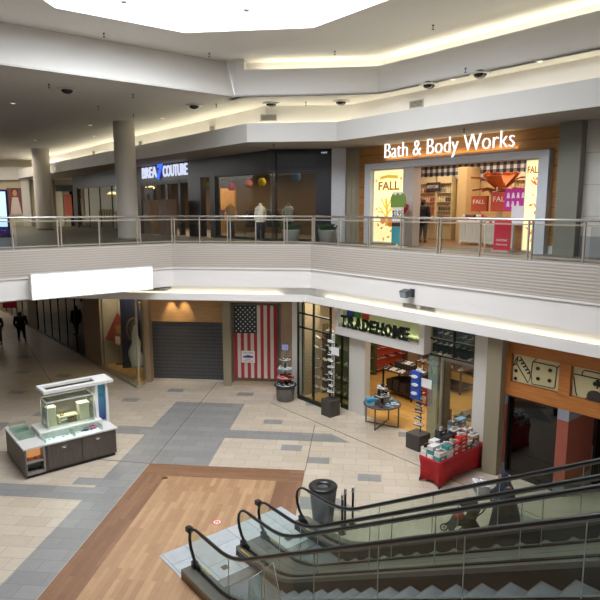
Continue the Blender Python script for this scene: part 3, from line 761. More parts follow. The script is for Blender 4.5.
# blank white light box on the left fascia: local x along C
cx, cy = ((5.06 + 9.29)/2, 0)
P = A(-20.05, 5.04)
t = thing('light_box_sign', 'large blank white light box mounted across the fascia', 'sign', (P[0], P[1], 4.56), RC)
b = MB(); b.box(0, 4.25, .0, .2, 0, .86); b.build('case', mat('d9dad8', .4), t)
b = MB(); b.box(.04, 4.21, -.012, .0, .04, .82); b.build('front_panel', emis('fffefa', 2.6), t)

# skylight pendants
for x, y, lab in ((-3.3, 17.3, 'wire diamond pendant hanging in the middle of the skylight'), (-6.5, 16.3, 'wire diamond pendant at the left end of the skylight')):
    t = thing('wire_pendant', lab, 'pendant', (x, y, 13.2), 0)
    b = MB(); n = 6; R = .52
    rp = [(R*math.cos(2*math.pi*i/n), R*math.sin(2*math.pi*i/n), .42) for i in range(n)]
    b.tube(rp, .014, 5, closed=True)
    for p in rp: b.tube([p, (0, 0, -.1)], .012, 5)
    b.build('wire_frame', mat('9b9b9b', .4), t)
    b = MB(); b.ball((0, 0, -.1), .09, .09, .05, 10, 6); b.build('hub', mat('8a8a88', .4), t)
    b = MB(); b.tube([(0, 0, -.06), (0, 0, .72)], .008, 5); b.build('cable', mat('8a8a88', .4), t)

# ---- bath shop sign and window displays
glow = emis('ffffff', 1.15)
x, y = A(-15.85, 17.22)
t = thing('shop_sign', 'white backlit lettering reading Bath & Body Works above the framed shopfront', 'sign', (x, y, 9.34), RA)
text('lettering', 'Bath & Body Works', .7, .03, glow, t, (0, -.06, -.05), fit=(5.5, .72), offset=-.013)
b = MB(); b.box(0, 5.5, .0, .04, .02, .05); b.build('mounting_rail', mat('c3c6cc', .5), t)
l = area('sign_halo', (*A(-13.2, 17.38), 9.42), 5.6, .04, 12, (1, .72, .3), rot=(math.pi, 0, RA))
cream = lit('f6e6a8', .75); yel = lit('e2b53c', .5); brn = lit('a06a2c', .35); org = lit('d9762b', .45)
def wallthing(name, label, cat, s, w_, z, group=None): x, y = A(s, w_); return thing(name, label, cat, (x, y, z), RA, group)
t = wallthing('light_box', 'tall glowing autumn poster reading FALL with a yellow tree, left window', 'light box', -16.6, 17.35, UF+.04)
b = MB(); b.box(0, 1.68, 0, .12, 0, 2.9); b.build('case', mat('d8d4ca', .4), t)
b = MB(); b.box(.05, 1.63, -.01, 0, .05, 2.85); b.build('face', cream, t)
text('headline', 'FALL', .5, .004, brn, t, (.28, -.014, 2.08), fit=(1.1, .34), offset=.012)
b = MB()
b.tube([(.75, -.014, .7), (.78, -.014, 1.3), (.7, -.014, 1.75)], .055, 6)
for p, q in (((.76, 1.0), (.35, 1.45)), ((.76, 1.1), (1.15, 1.6)), ((.75, 1.3), (.45, 1.75)), ((.76, 1.35), (1.0, 1.8)), ((.55, 1.22), (.25, 1.25)), ((.95, 1.32), (1.3, 1.3))):
    b.tube([(p[0], -.014, p[1]), (q[0], -.014, q[1])], .03, 6)
b.build('tree_print', yel, t)
b = MB(); b.plate([(.35, 2.5), (.75, 2.56), (1.3, 2.5), (1.28, 2.63), (.8, 2.68), (.36, 2.62)], -.015, -.011); b.build('ribbon_print', yel, t)
b = MB()
random.seed(3)
for (px, pz) in ((.15, 2.45), (.2, 1.35), (.28, 1.05), (.5, .6), (1.0, .5), (.85, .25), (1.25, .62), (.3, .72), (1.45, 2.5), (.6, .15)):
    a = random.random()*6; r = .09
    b = MB(); b.plate([(px+r*math.cos(a), pz+r*math.sin(a)), (px+.5*r*math.cos(a+1.2), pz+.5*r*math.sin(a+1.2)), (px-r*math.cos(a), pz-r*math.sin(a)), (px+.5*r*math.cos(a-1.2), pz+.5*r*math.sin(a-1.2))], -.016, -.011); b.build('leaf_print', org, t)
for q in ((.95, .85, .2), (.55, .9, .14)): b = MB(); b.disc(*q, -.016, -.011); b.build('pumpkin_print', org, t)
x, y = A(-10.04, 17.38)
t = thing('light_box', 'narrow glowing autumn leaf poster on the right return of the framed shopfront', 'light box', (x, y, UF+.04), RA)
b = MB(); b.box(0, .6, 0, .1, 0, 2.9); b.build('case', mat('d8d4ca', .4), t)
b = MB(); b.box(.04, .56, -.01, 0, .05, 2.85); b.build('face', cream, t)
b = MB()
for i in range(22):
    px = random.uniform(.15, .45); pz = random.uniform(.3, 2.3); a = random.random()*6; r = random.uniform(.06, .11)
    b = MB(); b.plate([(px+r*math.cos(a), pz+r*math.sin(a)), (px+.4*r*math.cos(a+1.2), pz+.4*r*math.sin(a+1.2)), (px-r*math.cos(a), pz-r*math.sin(a)), (px+.4*r*math.cos(a-1.2), pz+.4*r*math.sin(a-1.2))], -.016, -.011); b.build('leaf_print', org, t)
text('headline', 'FALL', .5, .004, brn, t, (.08, -.016, 2.45), fit=(.44, .22), offset=.01)
# banner stand
x, y = A(-16.2, 16.2)
t = thing('banner_stand', 'free-standing promotion panel with green top and $3.95 print outside the left window', 'sign stand', (*A(-14.4, 16.35), UF), RA)
b = MB(); b.box(-.26, .26, -.02, .02, .12, 2.0); b.build('panel', mat('ddd6c8', .5), t)
b = MB(); b.plate([(-.34, 1.45), (-.34, 1.8), (-.25, 1.95), (-.1, 1.88), (0, 1.98), (.1, 1.88), (.25, 1.97), (.34, 1.8), (.34, 1.45)], -.03, .03); b.build('topper', mat('6f8a3a', .6), t)
b = MB(); b.box(-.26, .26, -.026, -.02, .75, .9); b.build('dark_band', mat('4a3434', .5), t)
b = MB(); b.box(-.26, .26, -.026, -.02, .12, .74); b.build('teal_print', mat('4d9aa4', .5), t)
text('price', '$3.95', .3, .004, mat('2a2626', .5), t, (-.24, -.026, 1.08), fit=(.48, .26))
b = MB(); b.box(-.34, .34, -.2, .2, 0, .03); b.box(-.04, .04, -.02, .02, 0, .15); b.build('foot', mat('d5d5d5', .4), t)
t = thing('heart_sign', 'small red heart shaped sign hanging beside the green topped panel', 'sign', (*A(-14.6, 16.9), 7.3), RA)
b = MB(); b.plate([(0, 0), (-.22, .22), (-.24, .36), (-.12, .42), (0, .34), (.12, .42), (.24, .36), (.22, .22)], -.015, .015); b.build('heart', mat('c23348', .5), t)
b = MB(); b.tube([(0, 0, .36), (0, 0, 1.74)], .006, 5); b.build('cord', mat('999999'), t)
# red poster at the doorway
t = thing('poster_stand', 'red poster with white code panel standing right of the shop entrance', 'sign stand', (*A(-10.5, 17.0), UF), RA)
b = MB(); b.box(-.3, .3, -.015, .015, .06, 1.1); b.build('panel', mat('c4283c', .5), t)
text('lettering', 'EVERYDAY', .1, .003, mat('f0e0e0', .5), t, (-.2, -.018, .35), fit=(.4, .07))
text('lettering', 'Discover more', .1, .003, mat('f0e0e0', .5), t, (-.2, -.018, .22), fit=(.4, .06))
b = MB(); b.box(-.3, .3, -.12, .12, 0, .06); b.build('foot', mat('b7b2ac', .5), t)
# interior: shelving with bottles
shelfm = mat('d8c19a', .5); lamps = lit('f5dfae', .5)
def shelf_unit(s, w_, wd, label, colors, n=5, z0=.5, zt=2.55):
    t = wallthing('shelf_unit', label, 'shelving', s, w_, UF)
    b = MB(); b.box(0, wd, .28, .34, 0, zt); b.box(-.04, 0, 0, .34, 0, zt); b.box(wd, wd+.04, 0, .34, 0, zt); b.box(0, wd, 0, .34, zt, zt+.3); b.build('carcass', shelfm, t)
    for k in range(n):
        z = z0 + (zt-z0)*k/n
        b = MB(); b.box(0, wd, .0, .28, z-.02, z); b.build('shelf', mat('e3d2b0', .5), t)
        # product rows
        m_ = int(wd/.13)
        for i in range(m_):
            q = bottle(colors[(k*3+i//3) % len(colors)])
            o = bpy.data.objects.new('bottle', q); COL.objects.link(o)
            xx, yy = A(s + .08 + i*.13, w_+.12); o.location = (xx, yy, UF+z+.002); o.rotation_euler = (0, 0, RA)
            o['label'] = 'small lotion bottle on the ' + label.split(' with')[0]; o['category'] = 'bottle'; o['group'] = 'bottles on ' + label.split(' with')[0]
BC = {}
def bottle(col):
    if col not in BC:
        b = MB(); b.lathe([(.045, 0), (.048, .02), (.048, .15), (.025, .18), (.025, .2)], n=8); b.lathe([(.028, .2), (.028, .24)], n=8, mi=1)
        BC[col] = b.mesh('bottle', [mat(col, .35), mat('efe8e0', .4)])
    return BC[col]
shelf_unit(-18.3, 22.0, 1.15, 'left wall shelf in the bath shop with red rows', ['b8383a', 'd05a50', 'd8b0a0', 'a8302f', 'e0c8b0'], 4, .9)
shelf_unit(-17.05, 22.0, .8, 'narrow wall shelf left of the green poster with pale rows', ['5c4a48', '8a8a7a', 'd8c8a8', '4a4038'], 4, .9)
shelf_unit(-13.2, 22.0, .9, 'wall shelf behind the flower display with mixed rows', ['c8a068', 'b04a38', 'e0d0b0'], 4, .9)
t = wallthing('light_box', 'small bright green poster on the back wall of the bath shop', 'light box', -16.1, 22.3, UF+1.1)
b = MB(); b.box(0, .55, 0, .08, 0, 1.5); b.build('case', mat('d8d4ca', .4), t)
b = MB(); b.box(.04, .51, -.01, 0, .04, 1.46); b.build('face', lit('b8c846', .5), t)
b = MB(); b.disc(.27, .7, .16, -.016, -.011); b.plate([(.2, .45), (.34, .45), (.34, .7), (.2, .7)], -.016, -.011); b.build('print', lit('6a5a9a', .3), t)
t = wallthing('picture_panel', 'black and white letter panel above the red shelves', 'sign', -17.6, 21.93, UF+2.2)
b = MB(); b.box(0, .75, 0, .05, 0, .4); b.build('board', mat('3a3536', .5), t)
text('lettering', 'BODY CARE', .2, .003, mat('e8e4e0', .5), t, (.06, -.004, .14), fit=(.62, .14))
# flower sculpture display
t = wallthing('flower_display', 'giant orange paper flower on a pale stem above the bath shop tables', 'display', -12.75, 20.35, UF)
b = MB(); b.lathe([(.3, 0), (.3, .04), (.13, .1), (.11, 1.2), (.1, 1.7), (.2, 2.15)], n=12)
for q in range(6): b.tube([(0, 0, 1.3), (.25*math.cos(q), .25*math.sin(q), 1.8), (.5*math.cos(q), .5*math.sin(q), 2.2)], [.06, .05, .03], 6); b.build('stem', mat('d9c3a0', .5), t)
for i in range(15):
    a = i*2*math.pi/9 + (.35 if i > 8 else 0); ln = 1.05 if i < 9 else .42; up = (.3 if i % 2 else -.1) if i < 9 else .45
    ca, sa = math.cos(a), math.sin(a)
    def pt(u, v, h): return (ca*u - sa*v, sa*u + ca*v, h)
    b = MB(); vs = []
    prof = [(.1, .05, 2.15), (.4, .26, 2.2+up*.6), (.65, .28, 2.3+up), (ln+.1, .02, 2.25+up*1.3)]
    for u, v, h in prof: vs += [pt(u, -v, h), pt(u, 0, h-.06), pt(u, v, h), pt(u, 0, h-.03)]
    b.loft([vs[k*4:k*4+4] for k in range(4)], smooth=False); b.build('petal', mat('b8622c' if i % 3 else '8f4a26', .6), t)
b = MB(); b.ball((0, 0, 2.3), .16); b.build('flower_centre', mat('6a3a20', .6), t)
def display_table(s, w_, wd, dp, h, label):
    t = wallthing('display_table', label, 'table', s, w_, UF)
    b = MB(); b.box(0, wd, 0, dp, h-.05, h); b.build('table_top', mat('e8e4dc', .5), t)
    b = MB(); b.box(.05, wd-.05, .05, dp-.05, .12, h-.05); 
    for i in range(3): b.box(.08+i*(wd-.1)/3, .02+(i+1)*(wd-.1)/3, .035, .05, .2, h-.12, 1)
    b.build('cabinet', [mat('dcd7cd', .5), mat('cfcac0', .5)], t)
    for sx in (.08, wd-.08):
        for sy in (.08, dp-.08): b = MB(); b.box(sx-.03, sx+.03, sy-.03, sy+.03, 0, .12); b.build('leg', mat('dcd7cd', .5), t)
    return t
display_table(-13.9, 19.3, 1.1, .8, .95, 'white panelled table left of the flower, stacked with candles')
display_table(-12.5, 18.9, 1.25, .8, .85, 'white panelled table right of the flower, covered in gift boxes')
random.seed(11)
cc_ = ['c23a30', 'e8e0d0', '3a6a6a', 'b85a30', 'f0e8e0', '2e3a4a', 'd89a50']
CAN = {}
def candle(col):
    if col not in CAN:
        b = MB(); b.lathe([(.05, 0), (.05, .1)], n=10); b.lathe([(.052, .1), (.052, .125)], n=10, mi=1); CAN[col] = b.mesh('candle', [mat(col, .3), mat('b8b0a0', .3, .6)])
    return CAN[col]
for (s0, w0, wd, h, nr) in ((-13.85, 19.35, 1.0, .95, 3), (-12.45, 18.95, 1.15, .85, 3)):
    for layer in range(2):
        for i in range(int(wd/.12)):
            for j in range(nr - layer):
                o = bpy.data.objects.new('candle', candle(random.choice(cc_))); COL.objects.link(o); x, y = A(s0+.06+i*.12, w0+.1+j*.2+layer*.1); o.location = (x, y, UF+h+layer*.128)
                k = 'left' if s0 < -13 else 'right'
                o['label'] = 'small lidded jar candle stacked on the %s white table in the bath shop' % k; o['category'] = 'candle'; o['group'] = 'jar candles on the %s white table' % k
def fallbox(s, w_, z, wd, ht, col, body, label):
    t = wallthing('sale_sign', label, 'sign', s, w_, z)
    b = MB(); b.box(0, wd, 0, .15, 0, ht); b.build('board', mat(col, .5), t)
    text('lettering', body, .2, .003, mat('f3e3d0', .5), t, (wd*.12, -.004, ht*.5), fit=(wd*.76, ht*.26))
    b = MB(); b.box(wd/2-.02, wd/2+.02, .05, .1, -.5, 0); b.build('post', mat('b8a080', .5), t)
fallbox(-13.9, 20.15, UF+1.3, .7, .6, 'b04a30', 'FALL', 'smaller rust coloured FALL sign left of the flower stem')
fallbox(-12.15, 18.8, UF+1.3, .8, .7, 'c24a34', 'FALL', 'larger red FALL sign right of the flower stem')
t = wallthing('pink_sign', 'bright magenta sale panel with white rows of print, right of the FALL sign', 'sign', -11.2, 18.15, UF+1.35)
b = MB(); b.box(0, .8, 0, .03, 0, .72); b.build('board', mat('c8309a', .5), t)
b = MB()
for j in range(2):
    for i in range(3 + j): b.plate([(.08+i*.18, .12+j*.28), (.2+i*.18, .12+j*.28), (.17+i*.18, .3+j*.28), (.11+i*.18, .3+j*.28)], -.006, 0)
b.build('print', mat('f6e0f0', .5), t)
b = MB(); b.box(.3, .75, -.03, -.01, -.5, .14); b.build('white_card', mat('e6e6ec', .5), t)
b = MB(); b.box(.38, .42, .0, .03, -1.35, 0); b.box(.2, .6, -.15, .18, -1.35, -1.32); b.build('post', mat('999999'), t)
t = wallthing('counter', 'wooden till counter at the right of the bath shop entrance', 'counter', -10.9, 18.4, UF)
b = MB(); b.bbox(0, 1.2, 0, .7, 0, .98); b.build('body', woodgrain('counter_wood', '9a6a3c', 'b5824c', .4, 'X', 2, 5), t)
b = MB(); b.box(-.03, 1.23, -.03, .73, .98, 1.02); b.build('worktop', mat('d8c8a8', .4), t)

# ---- dark fashion shop
t = wallthing('shop_sign', 'white lettering reading BREA7 COUTURE with a blue number on the dark shopfront', 'sign', -33.1, 14.93, 9.28)
wl_ = emis('dfe6ff', .75)
text('lettering', 'BREA', .5, .03, wl_, t, (0, -.02, .02), fit=(1.95, .62), offset=.01)
text('number', '7', .5, .03, emis('3a63ff', 1.3), t, (1.95, -.02, -.1), fit=(.75, .84), offset=.02, shear=.2)
text('lettering', 'COUTURE', .5, .03, wl_, t, (2.72, -.02, .0), fit=(2.8, .62), offset=.01)
t = thing('shop_sign', 'tiny white lettering at the right end of the dark shop fascia', 'sign', (-1.63, 24.78, 9.84), 0)
text('lettering', 'MIST', .1, .01, wl_, t, (0, -.005, -.03), fit=(.24, .06))
pc = [('8a9a5a', -27.4, 14.99+.9, 8.85, 'olive'), ('2a8aa0', -26.75, 15.9, 8.62, 'teal'), ('d0305a', -25.4, 15.9, 8.6, 'crimson'), ('e0602a', -24.1, 15.9, 8.75, 'orange'), ('e8c81a', -23.1, 15.9, 8.85, 'yellow')]
def pompom(x, y, z, col, cn):
    t = thing('paper_pompom', cn + ' paper pompom hanging in the dark fashion shop window', 'pompom', (x, y, z), 0)
    b = MB(); b.ball((0, 0, 0), .19, .19, .19, 14, 9)
    random.seed(int(z*100))
    b.v = [tuple(Vector(v)*(1+random.uniform(-.12, .1))) for v in b.v]; b.build('paper_ball', mat(col, .8), t)
    b = MB(); b.tube([(0, 0, .15), (0, 0, 9.38-z)], .006, 4); b.build('thread', mat('777777'), t)
PX = {}
for px_s, z, col, cn in ((-27.2, 8.8, '8a9a5a', 'olive'), (-26.2, 8.6, '2a8aa0', 'teal'), (-24.7, 8.6, 'd0305a', 'crimson'), (-23.2, 8.72, 'e0602a', 'orange'), (-22.1, 8.75, 'e8c81a', 'yellow')):
    x, y = A(px_s, 15.75); pompom(x, y, z, col, cn)
pompom(-2.75, 25.5, 8.9, '2a6aa8', 'blue')
def mannequin(x, y, rz, label, body, cloth, h=1.75, lower='2c3038'):
    t = thing('mannequin', label, 'mannequin', (x, y, UF), rz)
    b = MB(); b.lathe([(.2, 0), (.2, .02), (.03, .03), (.03, .5)], n=14); b.build('stand', mat('888888', .3, .6), t)
    v = [(0, 0, .95), (0, 0, 1.2), (0, 0, 1.42), (0, -.01, 1.52), (0, -.02, 1.66), (.19, 0, 1.4), (.24, 0, 1.12), (.23, -.06, .88), (-.19, 0, 1.4), (-.24, 0, 1.12), (-.23, -.06, .88), (.09, 0, .9), (.1, 0, .5), (.1, 0, .06), (-.09, 0, .9), (-.1, 0, .5), (-.1, 0, .06)]
    e = [(0, 1), (1, 2), (2, 3), (3, 4), (2, 5), (5, 6), (6, 7), (2, 8), (8, 9), (9, 10), (0, 11), (11, 12), (12, 13), (0, 14), (14, 15), (15, 16)]
    r = [.15, .13, .15, .055, .1, .065, .045, .035, .065, .045, .035, .09, .06, .04, .09, .06, .04]
    skinned('figure', v, e, r, mat(body, .4), t)
    b = MB(); b.lathe([(.2, .82), (.205, 1.0), (.18, 1.2), (.23, 1.38), (.15, 1.5), (.08, 1.54)], n=18, cap=False)
    b.xf(Matrix.Diagonal((1.08, .72, 1, 1))); b.build('top_garment', mat(cloth, .8), t)
    b = MB(); 
    for sx in (-1, 1): b.tube([(sx*.08, 0, .9), (sx*.1, 0, .5), (sx*.1, 0, .1)], [.12, .09, .08], 10)
    b.build('trousers', mat(lower, .8), t)
mannequin(-4.4, 25.7, .2, 'mannequin in a long cream coat behind the dark shop window', 'd0c8b8', 'd8d0be')
mannequin(-3.15, 25.9, -.1, 'mannequin in a light grey top right of the cream coated one', '5a5a5a', '9a9ca0')
mannequin(-5.9, 26.4, .1, 'mannequin in a tan top further left in the dark shop window', 'b8905a', '8a6a42')
def rack(x, y, rz, label, cols, L=1.6):
    t = thing('clothes_rack', label, 'clothes rack', (x, y, UF), rz)
    b = MB()
    b.tube([(0, 0, 1.35), (L, 0, 1.35)], .018, 6); 
    for xx in (0, L): b.tube([(xx, 0, 1.35), (xx, 0, .03)], .018, 6); b.tube([(xx, -.25, .03), (xx, .25, .03)], .018, 6)
    b.build('rail_frame', mat('777777', .3, .7), t)
    for i in range(int(L/.12)-1):
        xx = .1 + i*.12; b = MB(); c = cols[i % len(cols)]
        b.loft([[(xx-.02, -.2, .55), (xx+.02, -.2, .55), (xx+.02, .2, .55), (xx-.02, .2, .55)], [(xx-.02, -.17, 1.0), (xx+.02, -.17, 1.0), (xx+.02, .17, 1.0), (xx-.02, .17, 1.0)], [(xx-.02, -.2, 1.2), (xx+.02, -.2, 1.2), (xx+.02, .2, 1.2), (xx-.02, .2, 1.2)], [(xx-.01, -.04, 1.32), (xx+.01, -.04, 1.32), (xx+.01, .04, 1.32), (xx-.01, .04, 1.32)]], smooth=False)
        o = b.build('garment', mat(c, .85)); o.location = (x, y, UF); o.rotation_euler = (0, 0, rz)
        o['label'] = 'garment on a hanger on the ' + label; o['category'] = 'clothing'; o['group'] = 'garments on the ' + label
rack(-5.4, 27.2, 0, 'dark clothes rack behind the cream coated mannequin', ['2c2c30', '3a3438', '4a4a50', '1f2226'], 1.8)
x, y = A(-24.4, 17.0); rack(x, y, RA, 'clothes rack in the wide left window', ['5a4a3a', '2c2c30', '6a5a4a', '3c4048'], 2.4)
x, y = A(-43.6, 16.2); rack(x, y, RA, 'clothes rack in the far left window', ['c8b890', '3a4a4a', 'b8a888', 'd8c8a8'], 2.4)
x, y = A(-40.4, 16.2); rack(x, y, RA, 'clothes rack in the window behind the round column', ['b89868', '5a5a4a', '8a7a5a'], 2.4)
# entrance details
for s, lab in ((-29.2, 'pale timber plinth at the right of the fashion shop entrance'), (-31.6, 'pale timber plinth at the left of the fashion shop entrance')):
    b = MB(); b.bbox(0, .9, 0, .6, 0, 1.9, .02); x, y = A(s, 14.0 if s > -30 else 14.2); solo(b, 'display_plinth', mat('8a7260', .6), lab, 'plinth', (x, y, UF), RA)
t = wallthing('poster', 'framed fashion poster in the left door pane of the dark shop', 'poster', -32.9, 14.9, UF+1.2)
b = MB(); b.box(0, 1.15, 0, .04, 0, 1.45); b.build('frame', mat('5a5a5c', .5), t)
b = MB(); b.box(.06, 1.09, -.01, 0, .06, 1.39); b.disc(.55, .9, .2, -.02, -.01, 1); b.plate([(.25, .2), (.85, .2), (.75, .75), (.35, .75)], -.02, -.01, 1); b.build('print', [mat('8f8b88', .5), mat('5a4540', .6)], t)
t = wallthing('red_bench', 'low reddish display block inside the fashion shop door', 'display', -33.2, 14.3, UF)
b = MB(); b.bbox(0, 1.3, 0, .5, .08, .95, .02); b.build('body', mat('6e3428', .6), t)
b = MB(); b.box(.05, 1.25, .05, .45, 0, .08); b.build('plinth', mat('2a2220', .6), t)
# warm lamps in fashion shop
def glowlamp(s, w_, z, lab, r=.3):
    t = wallthing('pendant_lamp', lab, 'lamp', s, w_, z)
    b = MB(); b.lathe([(.04, .18), (r*.6, .14), (r, 0)], n=16, cap=False); b.build('shade', emis('ffd890', 2.5), t)
    b = MB(); b.tube([(0, 0, .16), (0, 0, 9.38-z)], .012, 5); b.build('cord', mat('333333'), t)
glowlamp(-43.6, 17.2, 8.65, 'domed glowing lamp in the far left window of the dark shop', .42)
for s in (-39.9, -38.6, -37.5): glowlamp(s, 17.5, 8.9, {-39.9: 'leftmost', -38.6: 'middle', -37.5: 'rightmost'}[s] + ' of three small glowing lamps left of the round column', .28)
t = wallthing('wall_panel', 'warm lit timber display wall seen through the fashion shop doors', 'display', -30.6, 18.5, UF)
b = MB(); b.box(0, 1.9, 0, .1, 0, 2.6); b.build('panel', woodgrain('amber', 'a87434', 'd09a4c', .5, 'Z', 2, 4), t)
b = MB(); b.box(.5, .8, -.35, 0, 1.0, 1.35); b.box(1.0, 1.5, -.35, 0, .8, 1.2, 1); b.build('bags', [mat('6a3428'), mat('3a3030')], t)
area('amber_wall_light', (*A(-29.6, 17.6), 9.3), 2, .5, 40, (1, .75, .4), rot=(0, 0, RA))
b = MB()
for s in (-31.6, -30.2, -28.7): b.box(s-.12, s+.12, 15.0, 15.25, UF, 9.1)
b.box(-33.6, -27.7, 15.0, 15.2, 8.9, 9.1)
struct('door_3', b, mat('171513', .4), rz=RA)
# planters
for x, y, lab in ((-2.85, 24.15, 'round grey planter with low dark foliage behind the straight railing, left one'), (-1.35, 24.0, 'round grey planter with low dark foliage at the railing corner, right one')):
    t = thing('planter', lab, 'planter', (x, y, UF), 0, None)
    b = MB(); b.lathe([(.2, 0), (.3, .05), (.36, .5), (.37, .55), (.33, .55), (.32, .5)], n=24, cap=True); b.build('pot', mat('8e8d8a', .5), t)
    b = MB(); random.seed(5)
    for i in range(70):
        a = random.random()*6.28; r = random.random()*.3; hx = random.uniform(.12, .38); tx = math.cos(a)*r; ty = math.sin(a)*r
        ex, ey = tx*1.9, ty*1.9; wv = .03
        b.add([(tx-wv, ty, .5), (tx+wv, ty, .5), ((tx+ex)/2+wv, (ty+ey)/2, .5+hx*.8), ((tx+ex)/2-wv, (ty+ey)/2, .5+hx*.8), (ex, ey, .5+hx*.6)], [(0, 1, 2, 3), (3, 2, 4)])
    b.build('foliage', mat('2e4428', .7), t)
# far left: screen kiosk, posters
t = thing('advert_screen', 'tall purple framed advertising screen glowing blue at the left edge', 'screen', (-18.05, 27.6, UF), math.radians(20))
b = MB(); b.bbox(-.55, .55, -.1, .1, .1, 2.35, .04); b.build('housing', mat('3c2f74', .4), t)
b = MB(); b.box(-.5, .48, -.115, -.1, .52, 2.25); b.build('display_panel', emis('b8dcff', 1.3), t)
b = MB(); b.box(-.5, .5, -.115, -.1, .15, .45); b.build('lower_panel', mat('5a34c8', .5), t)
b = MB(); b.box(-.65, .65, -.3, .3, 0, .1); b.build('base', mat('3a3a40', .5), t)
text('lettering', 'mall map', .1, .003, mat('e0d8ff'), t, (-.1, -.12, .3), fit=(.5, .07))
t = thing('poster', 'tall poster of a woman in a pale patterned dress on the far left wall', 'poster', (-29.0, 45.95, 7.1), 0)
b = MB(); b.box(0, 1.35, -.05, 0, 0, 2.15); b.build('backing', mat('6a3a34', .6), t)
b = MB(); b.plate([(.2, .0), (1.2, .0), (1.05, .9), (.95, 1.4), (.45, 1.4), (.35, .9)], -.06, -.05); b.build('dress_print', mat('c4b4ac', .6), t)
b = MB(); b.disc(.7, 1.75, .2, -.06, -.05, rz=.26); b.build('face_print', mat('b8805c', .6), t)
b = MB(); b.disc(.7, 1.86, .3, -.058, -.052, rz=.26); b.build('hair_print', mat('3a2420', .6), t)
t = thing('shop_sign', 'small black sign over the pale doorway beside the dark shop', 'sign', (-24.6, 45.7, 8.95), 0)
b = MB(); b.box(0, 1.5, -.08, 0, 0, .5); b.build('board', mat('151414', .4), t)
t = thing('poster', 'tall orange window poster beyond the pale doorway', 'poster', (-23.9, 45.6, 7.0), 0)
b = MB(); b.box(0, .6, 0, .04, 0, 1.7); b.build('print', mat('b85a3c', .6), t)
# ================================================================ LOWER LEVEL THINGS
def shoe_mb(hi=False):
    """sneaker, toe towards +x, 0.29 long; mats: 0 upper 1 sole 2 accent"""
    b = MB()
    def ring(x, w, z0, z1, n=8):
        return [(x, w*math.cos(2*math.pi*i/n + math.pi/n), z0 + (z1-z0)*(.5+.5*math.sin(2*math.pi*i/n + math.pi/n))) for i in range(n)]
    b.loft([ring(-.14, .03, .005, .03), ring(-.12, .042, 0, .034), ring(0, .04, 0, .03), ring(.08, .05, 0, .028), ring(.13, .038, .003, .028), ring(.15, .015, .01, .026)], 1)
    h = .15 if hi else .1
    b.loft([ring(-.138, .022, .03, h*.8), ring(-.12, .036, .03, h), ring(-.05, .038, .03, h*.98), ring(.0, .038, .03, .085), ring(.07, .044, .03, .065), ring(.12, .034, .03, .05), ring(.14, .012, .03, .038)], 0)
    b.loft([ring(-.1, .022, h*.93, h+.006), ring(-.05, .024, h*.93, h+.004)], 2)
    b.box(-.04, .04, -.041, -.038, .045, .062, 2); b.box(-.04, .04, .038, .041, .045, .062, 2)
    return b
SHM = {}
def shoe(col, sole, acc, pos, rz, label, group, hi=False):
    k = (col, sole, acc, hi)
    if k not in SHM: SHM[k] = shoe_mb(hi).mesh('shoe', [mat(col, .7), mat(sole, .5), mat(acc, .6)])
    o = bpy.data.objects.new('shoe', SHM[k]); COL.objects.link(o); o.location = pos; o.rotation_euler = (0, 0, rz)
    o['label'] = label; o['category'] = 'shoe'; o['group'] = group
    return o
PAL = [('d8d4cf', 'f0eeea', '888888'), ('2a2a2c', 'e8e6e2', 'c8c8c8'), ('1e1e20', '2a2a2a', 'b03030'), ('8d8c8a', 'e8e4de', '444444'), ('b8a890', 'e0d8c8', '6a5a4a'), ('3a4a6a', 'e8e8e8', 'd8d8d8'), ('c8c4be', 'dcd8d0', '2a2a2a')]
def pick(): return random.choice(PAL)
random.seed(21)

# ---- flag hung as a curtain in the closed bay (canton upper left, stripes vertical)
t = thing('hanging_flag', 'large American flag hung vertically over the closed bay', 'flag', (-5.3, 23.98, .28), 0)
FW, FH = 1.86, 3.2
cwid, chgt = 1.0, 1.22
sw = FW/13
red = mat('a5313a', .8); wht = mat('c9c0b5', .8); blu = mat('2d3a40', .8)
def sheet(mb, x0, x1, z0, z1, y=0, mi=0, nx=6, amp=.012):
    vs = []; fs = []
    for j in range(2):
        for i in range(nx+1):
            x = x0+(x1-x0)*i/nx; vs.append((x, y+amp*math.sin(x*18), z0 if j == 0 else z1))
    for i in range(nx): fs.append((i, i+1, nx+2+i, nx+1+i))
    mb.add(vs, fs, mi)
b = MB()
for i in range(13):
    x0 = i*sw; x1 = x0+sw
    top_ = FH if x0 >= cwid-.05 else FH-chgt
    sheet(b, x0, x1, 0, top_, 0, 0 if i % 2 == 0 else 1, 3)
sheet(b, 0, 7*sw, FH-chgt, FH, 0, 2, 8)
sheet(b, 0, FW, 0, FH, .02, 1, 13)
b.build('cloth', [red, wht, blu], t)
b = MB()
for r in range(11):
    cnt = 5 if r % 2 == 0 else 4
    for c in range(cnt):
        cx_ = .1 + (c + (0 if r % 2 == 0 else .5))*(.8/4); cz = FH - chgt + .1 + r*(chgt-.2)/10
        pts = [(cx_ + (.042 if k % 2 == 0 else .018)*math.sin(math.pi*k/5), cz + (.042 if k % 2 == 0 else .018)*math.cos(math.pi*k/5)) for k in range(10)]
        b.plate(pts, -.02+.012*math.sin(cx_*18), -.014+.012*math.sin(cx_*18))
o = b.build('stars', mat('e6e0d8', .8), t); o['kind'] = 'stuff'
b = MB(); b.tube([(-.02, .0, FH+.03), (FW+.02, 0, FH+.03)], .02, 8); b.build('hanging_rod', mat('8a7a68', .5), t)
t = thing('notice_sign', 'white notice with red and blue lettering pinned on the American flag', 'sign', (-4.98, 23.93, .98), 0)
b = MB(); b.box(0, .58, -.006, .004, 0, .52); b.build('sheet', mat('e2dfe0', .6), t)
text('heading', 'NOW OPEN', .1, .002, mat('b02c3a', .6), t, (.08, -.008, .4), fit=(.42, .07))
